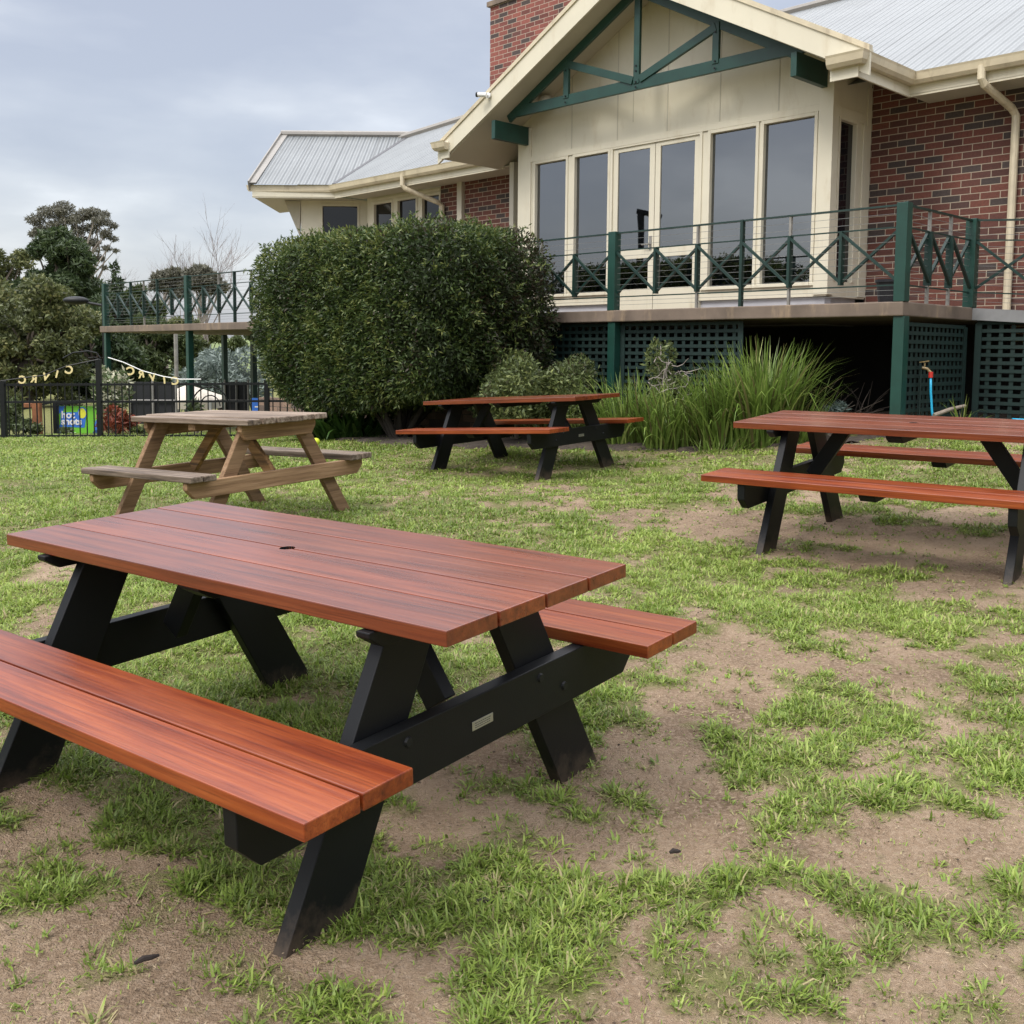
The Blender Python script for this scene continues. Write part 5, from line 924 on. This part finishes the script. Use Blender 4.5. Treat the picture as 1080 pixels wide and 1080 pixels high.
gumc = [crown(x, y, r, 78, r*.62) for x, y, r in ((38,232,10),(52,224,12),(66,219,12),(45,243,9),(60,238,11),(76,232,11),(88,226,10),(98,224,9),(84,243,9),(96,240,9),(108,233,9),(118,238,6),(112,248,7),(120,252,5),(100,256,7),(113,262,6),(88,256,7),(122,264,4),(104,272,6),(92,276,5),(75,252,8),(35,247,5),(110,282,4))]
tree('tall grey-leaved gum tree with an open clumpy crown', 78, 92, gumc + blob(78, 78, 245, 46, 28, 26, 3, 6, .7), 13000, .26, .07, 'gum', 'palebark', .22, droop=.35, shell=.2, fork=.42, lim=True)
tree('rounded gum with a domed crown behind the lookout railing', 66, 176, [crown(x, y, r, 66, r*.7) for x, y, r in ((172,294,11),(184,290,11),(178,300,12),(166,302,8),(192,300,9),(186,308,9))], 7000, .32, .10, 'gum', 'palebark', .2, fork=.5)
tree('flat topped gum at the middle of the lookout railing', 68, 210, [crown(x, y, r, 68, r*.7) for x, y, r in ((200,290,10),(212,287,11),(222,294,11),(205,299,11),(232,303,9),(218,304,10))], 7000, .32, .10, 'gum', 'palebark', .2, fork=.5)
tree('low dark tree behind the right half of the lookout railing', 58, 150, blob(58, 148, 318, 20, 16, 14, 6, 11), 6000, .3, .1, 'midgreen', 'bark', .18)
tree('small round tree standing on the far pasture', 100, 250, [crown(250,362,8,100), crown(244,366,6,100), crown(256,366,6,100)], 2500, .4, .14, 'midgreen', 'bark', .16)
tree('distant dark tree on the far pasture left of the round one', 110, 224, [crown(224,352,9,110), crown(216,356,8,110), crown(232,355,7,110)], 3000, .4, .14, 'olive', 'bark', .16)
tree('far bushy tree on the pasture beside the hedge', 105, 268, [crown(268,350,9,105), crown(275,356,9,105), crown(262,352,6,105)], 3000, .4, .14, 'midgreen', 'bark', .16)
# bare winter tree
def bare_tree(px, d, h_top, label, r0, seed, spread=.5):
    rr = random.Random(seed); p = at(px, 400, d); b = (p[0], p[1], g1(p[0], p[1])); H = at(px, h_top, d)[2]-b[2]; root = empty('bare_tree', b, label, 'tree', group='leafless trees behind the lookout'); tq = MB(); bq = MB()
    tq.tube([(0,0,-.3),(.05*H*.2,0,H*.2),(0,0,H*.42)], [r0,r0*.8,r0*.6], 8)
    def grow(a, d_, ln, r, lev):
        pts = [a]; dd_ = d_.copy()
        for k in range(4): dd_ = (dd_ + Vector((rr.gauss(0,.10), rr.gauss(0,.10), .05))).normalized(); pts.append(pts[-1]+dd_*ln/4)
        bq.tube(pts, [r, r*.85, r*.7, r*.58, r*.45], 5)
        if lev > 0:
            for k in range(rr.choice((3,4)) if lev > 1 else 4):
                t = rr.uniform(.35, 1); i = min(3, int(t*4)); s = pts[i].lerp(pts[i+1], t*4-i); nd_ = (dd_ + Vector((rr.gauss(0,spread), rr.gauss(0,spread), rr.gauss(.05,.25)))).normalized(); grow(s, nd_, ln*rr.uniform(.5,.8), r*.5, lev-1)
    for k in range(7): a = k*.9+rr.random(); grow(Vector((0,0,H*rr.uniform(.22,.42))), Vector((math.cos(a)*.42, math.sin(a)*.42, .9)).normalized(), H*rr.uniform(.27,.40), r0*.4, 3)
    tq.build('trunk', M['twig'], root); bq.build('branch', M['twig'], root)
bare_tree(218, 70, 236, 'leafless tree with a spreading pinkish grey crown above the railing', .13, 21, .36)
bare_tree(192, 76, 262, 'smaller leafless tree just left of the tallest one', .10, 5, .36)
bare_tree(128, 80, 285, 'thin leafless tree beside the grey gum', .09, 9, .36)
# flood light and thin pole
fl_ = at(112, 440, 27.0); fp = (fl_[0], fl_[1], g1(fl_[0], fl_[1])); lt = empty('court_light', fp, 'dark oval flood light on an arm, left of the deck', 'lamp'); hp = at(80, 317, 27)-np.array(fp); tp = at(112, 323, 27)-np.array(fp)
q = MB(); q.tube([(0,0,-.2),(0,0,tp[2]+.1)], .05, 8); q.tube([tuple(tp), tuple(hp)], .035, 8); q.build('pole', M['blackmetal'], lt); q = MB(); q.ball(tuple(hp), (.34,.16,.11), 10); q.build('lamp_head', M['blackmetal'], lt, smooth=True)
a = at(187, 440, 30); gq = g1(a[0], a[1]); q = MB(); q.tube([(0,0,-.2),(0,0,at(187,348,30)[2]-gq)], .06, 8); q.cyl((0,0,at(187,348,30)[2]-gq), .075, .06, 8); o = q.build('light_pole', M['steel']); place(o, (a[0],a[1],gq)); tag(o, 'thin grey pole standing between the two left deck posts', 'pole')
# tall pole out on the left, mirrored in the glazed doors
rd = at(676, 240, 1.0); Vn = np.array([SA, CA, 0.]); hit_ = rd*(12.07/(rd @ Vn)); rr_ = rd - 2*(rd @ Vn)*Vn; pp_ = hit_ + rr_/np.linalg.norm(rr_[:2])*24.; gq = g1(pp_[0], pp_[1]); ht = 5.3
tall = empty('floodlight_pole', (pp_[0],pp_[1],gq), 'tall dark floodlight pole left of the view, mirrored in the glazed doors', 'light pole')
q = MB(); q.tube([(0,0,-.3),(0,0,ht-gq)], [.16,.13], 10); q.build('pole', M['blackmetal'], tall); q = MB(); q.bar((0,.15,ht-gq+.05),(0,-.75,ht-gq-.18), .26, .14); q.build('lamp_head', M['blackmetal'], tall)
# wooded skyline round the rest of the grounds (outside the frame to the left, mirrored in the windows)
cl_ = []
for k in range(90): a_ = random.uniform(-2.9, -.95); dist = random.uniform(48, 70); s_ = random.uniform(1.6, 3.4); cl_.append((math.sin(a_)*dist, math.cos(a_)*dist, -2+random.uniform(.2,4.6), s_*1.3, s_*1.3, s_))
V, Fq, T = clump_leaves(cl_, 26000, .75, .34, .5, (.4,.2), .5); V[:,2] += ZC; o = raw('tree_line', M['midgreen'], V, Fq, T); o['kind'] = 'stuff'; tag(o, 'dark line of distant trees round the grounds', 'trees')
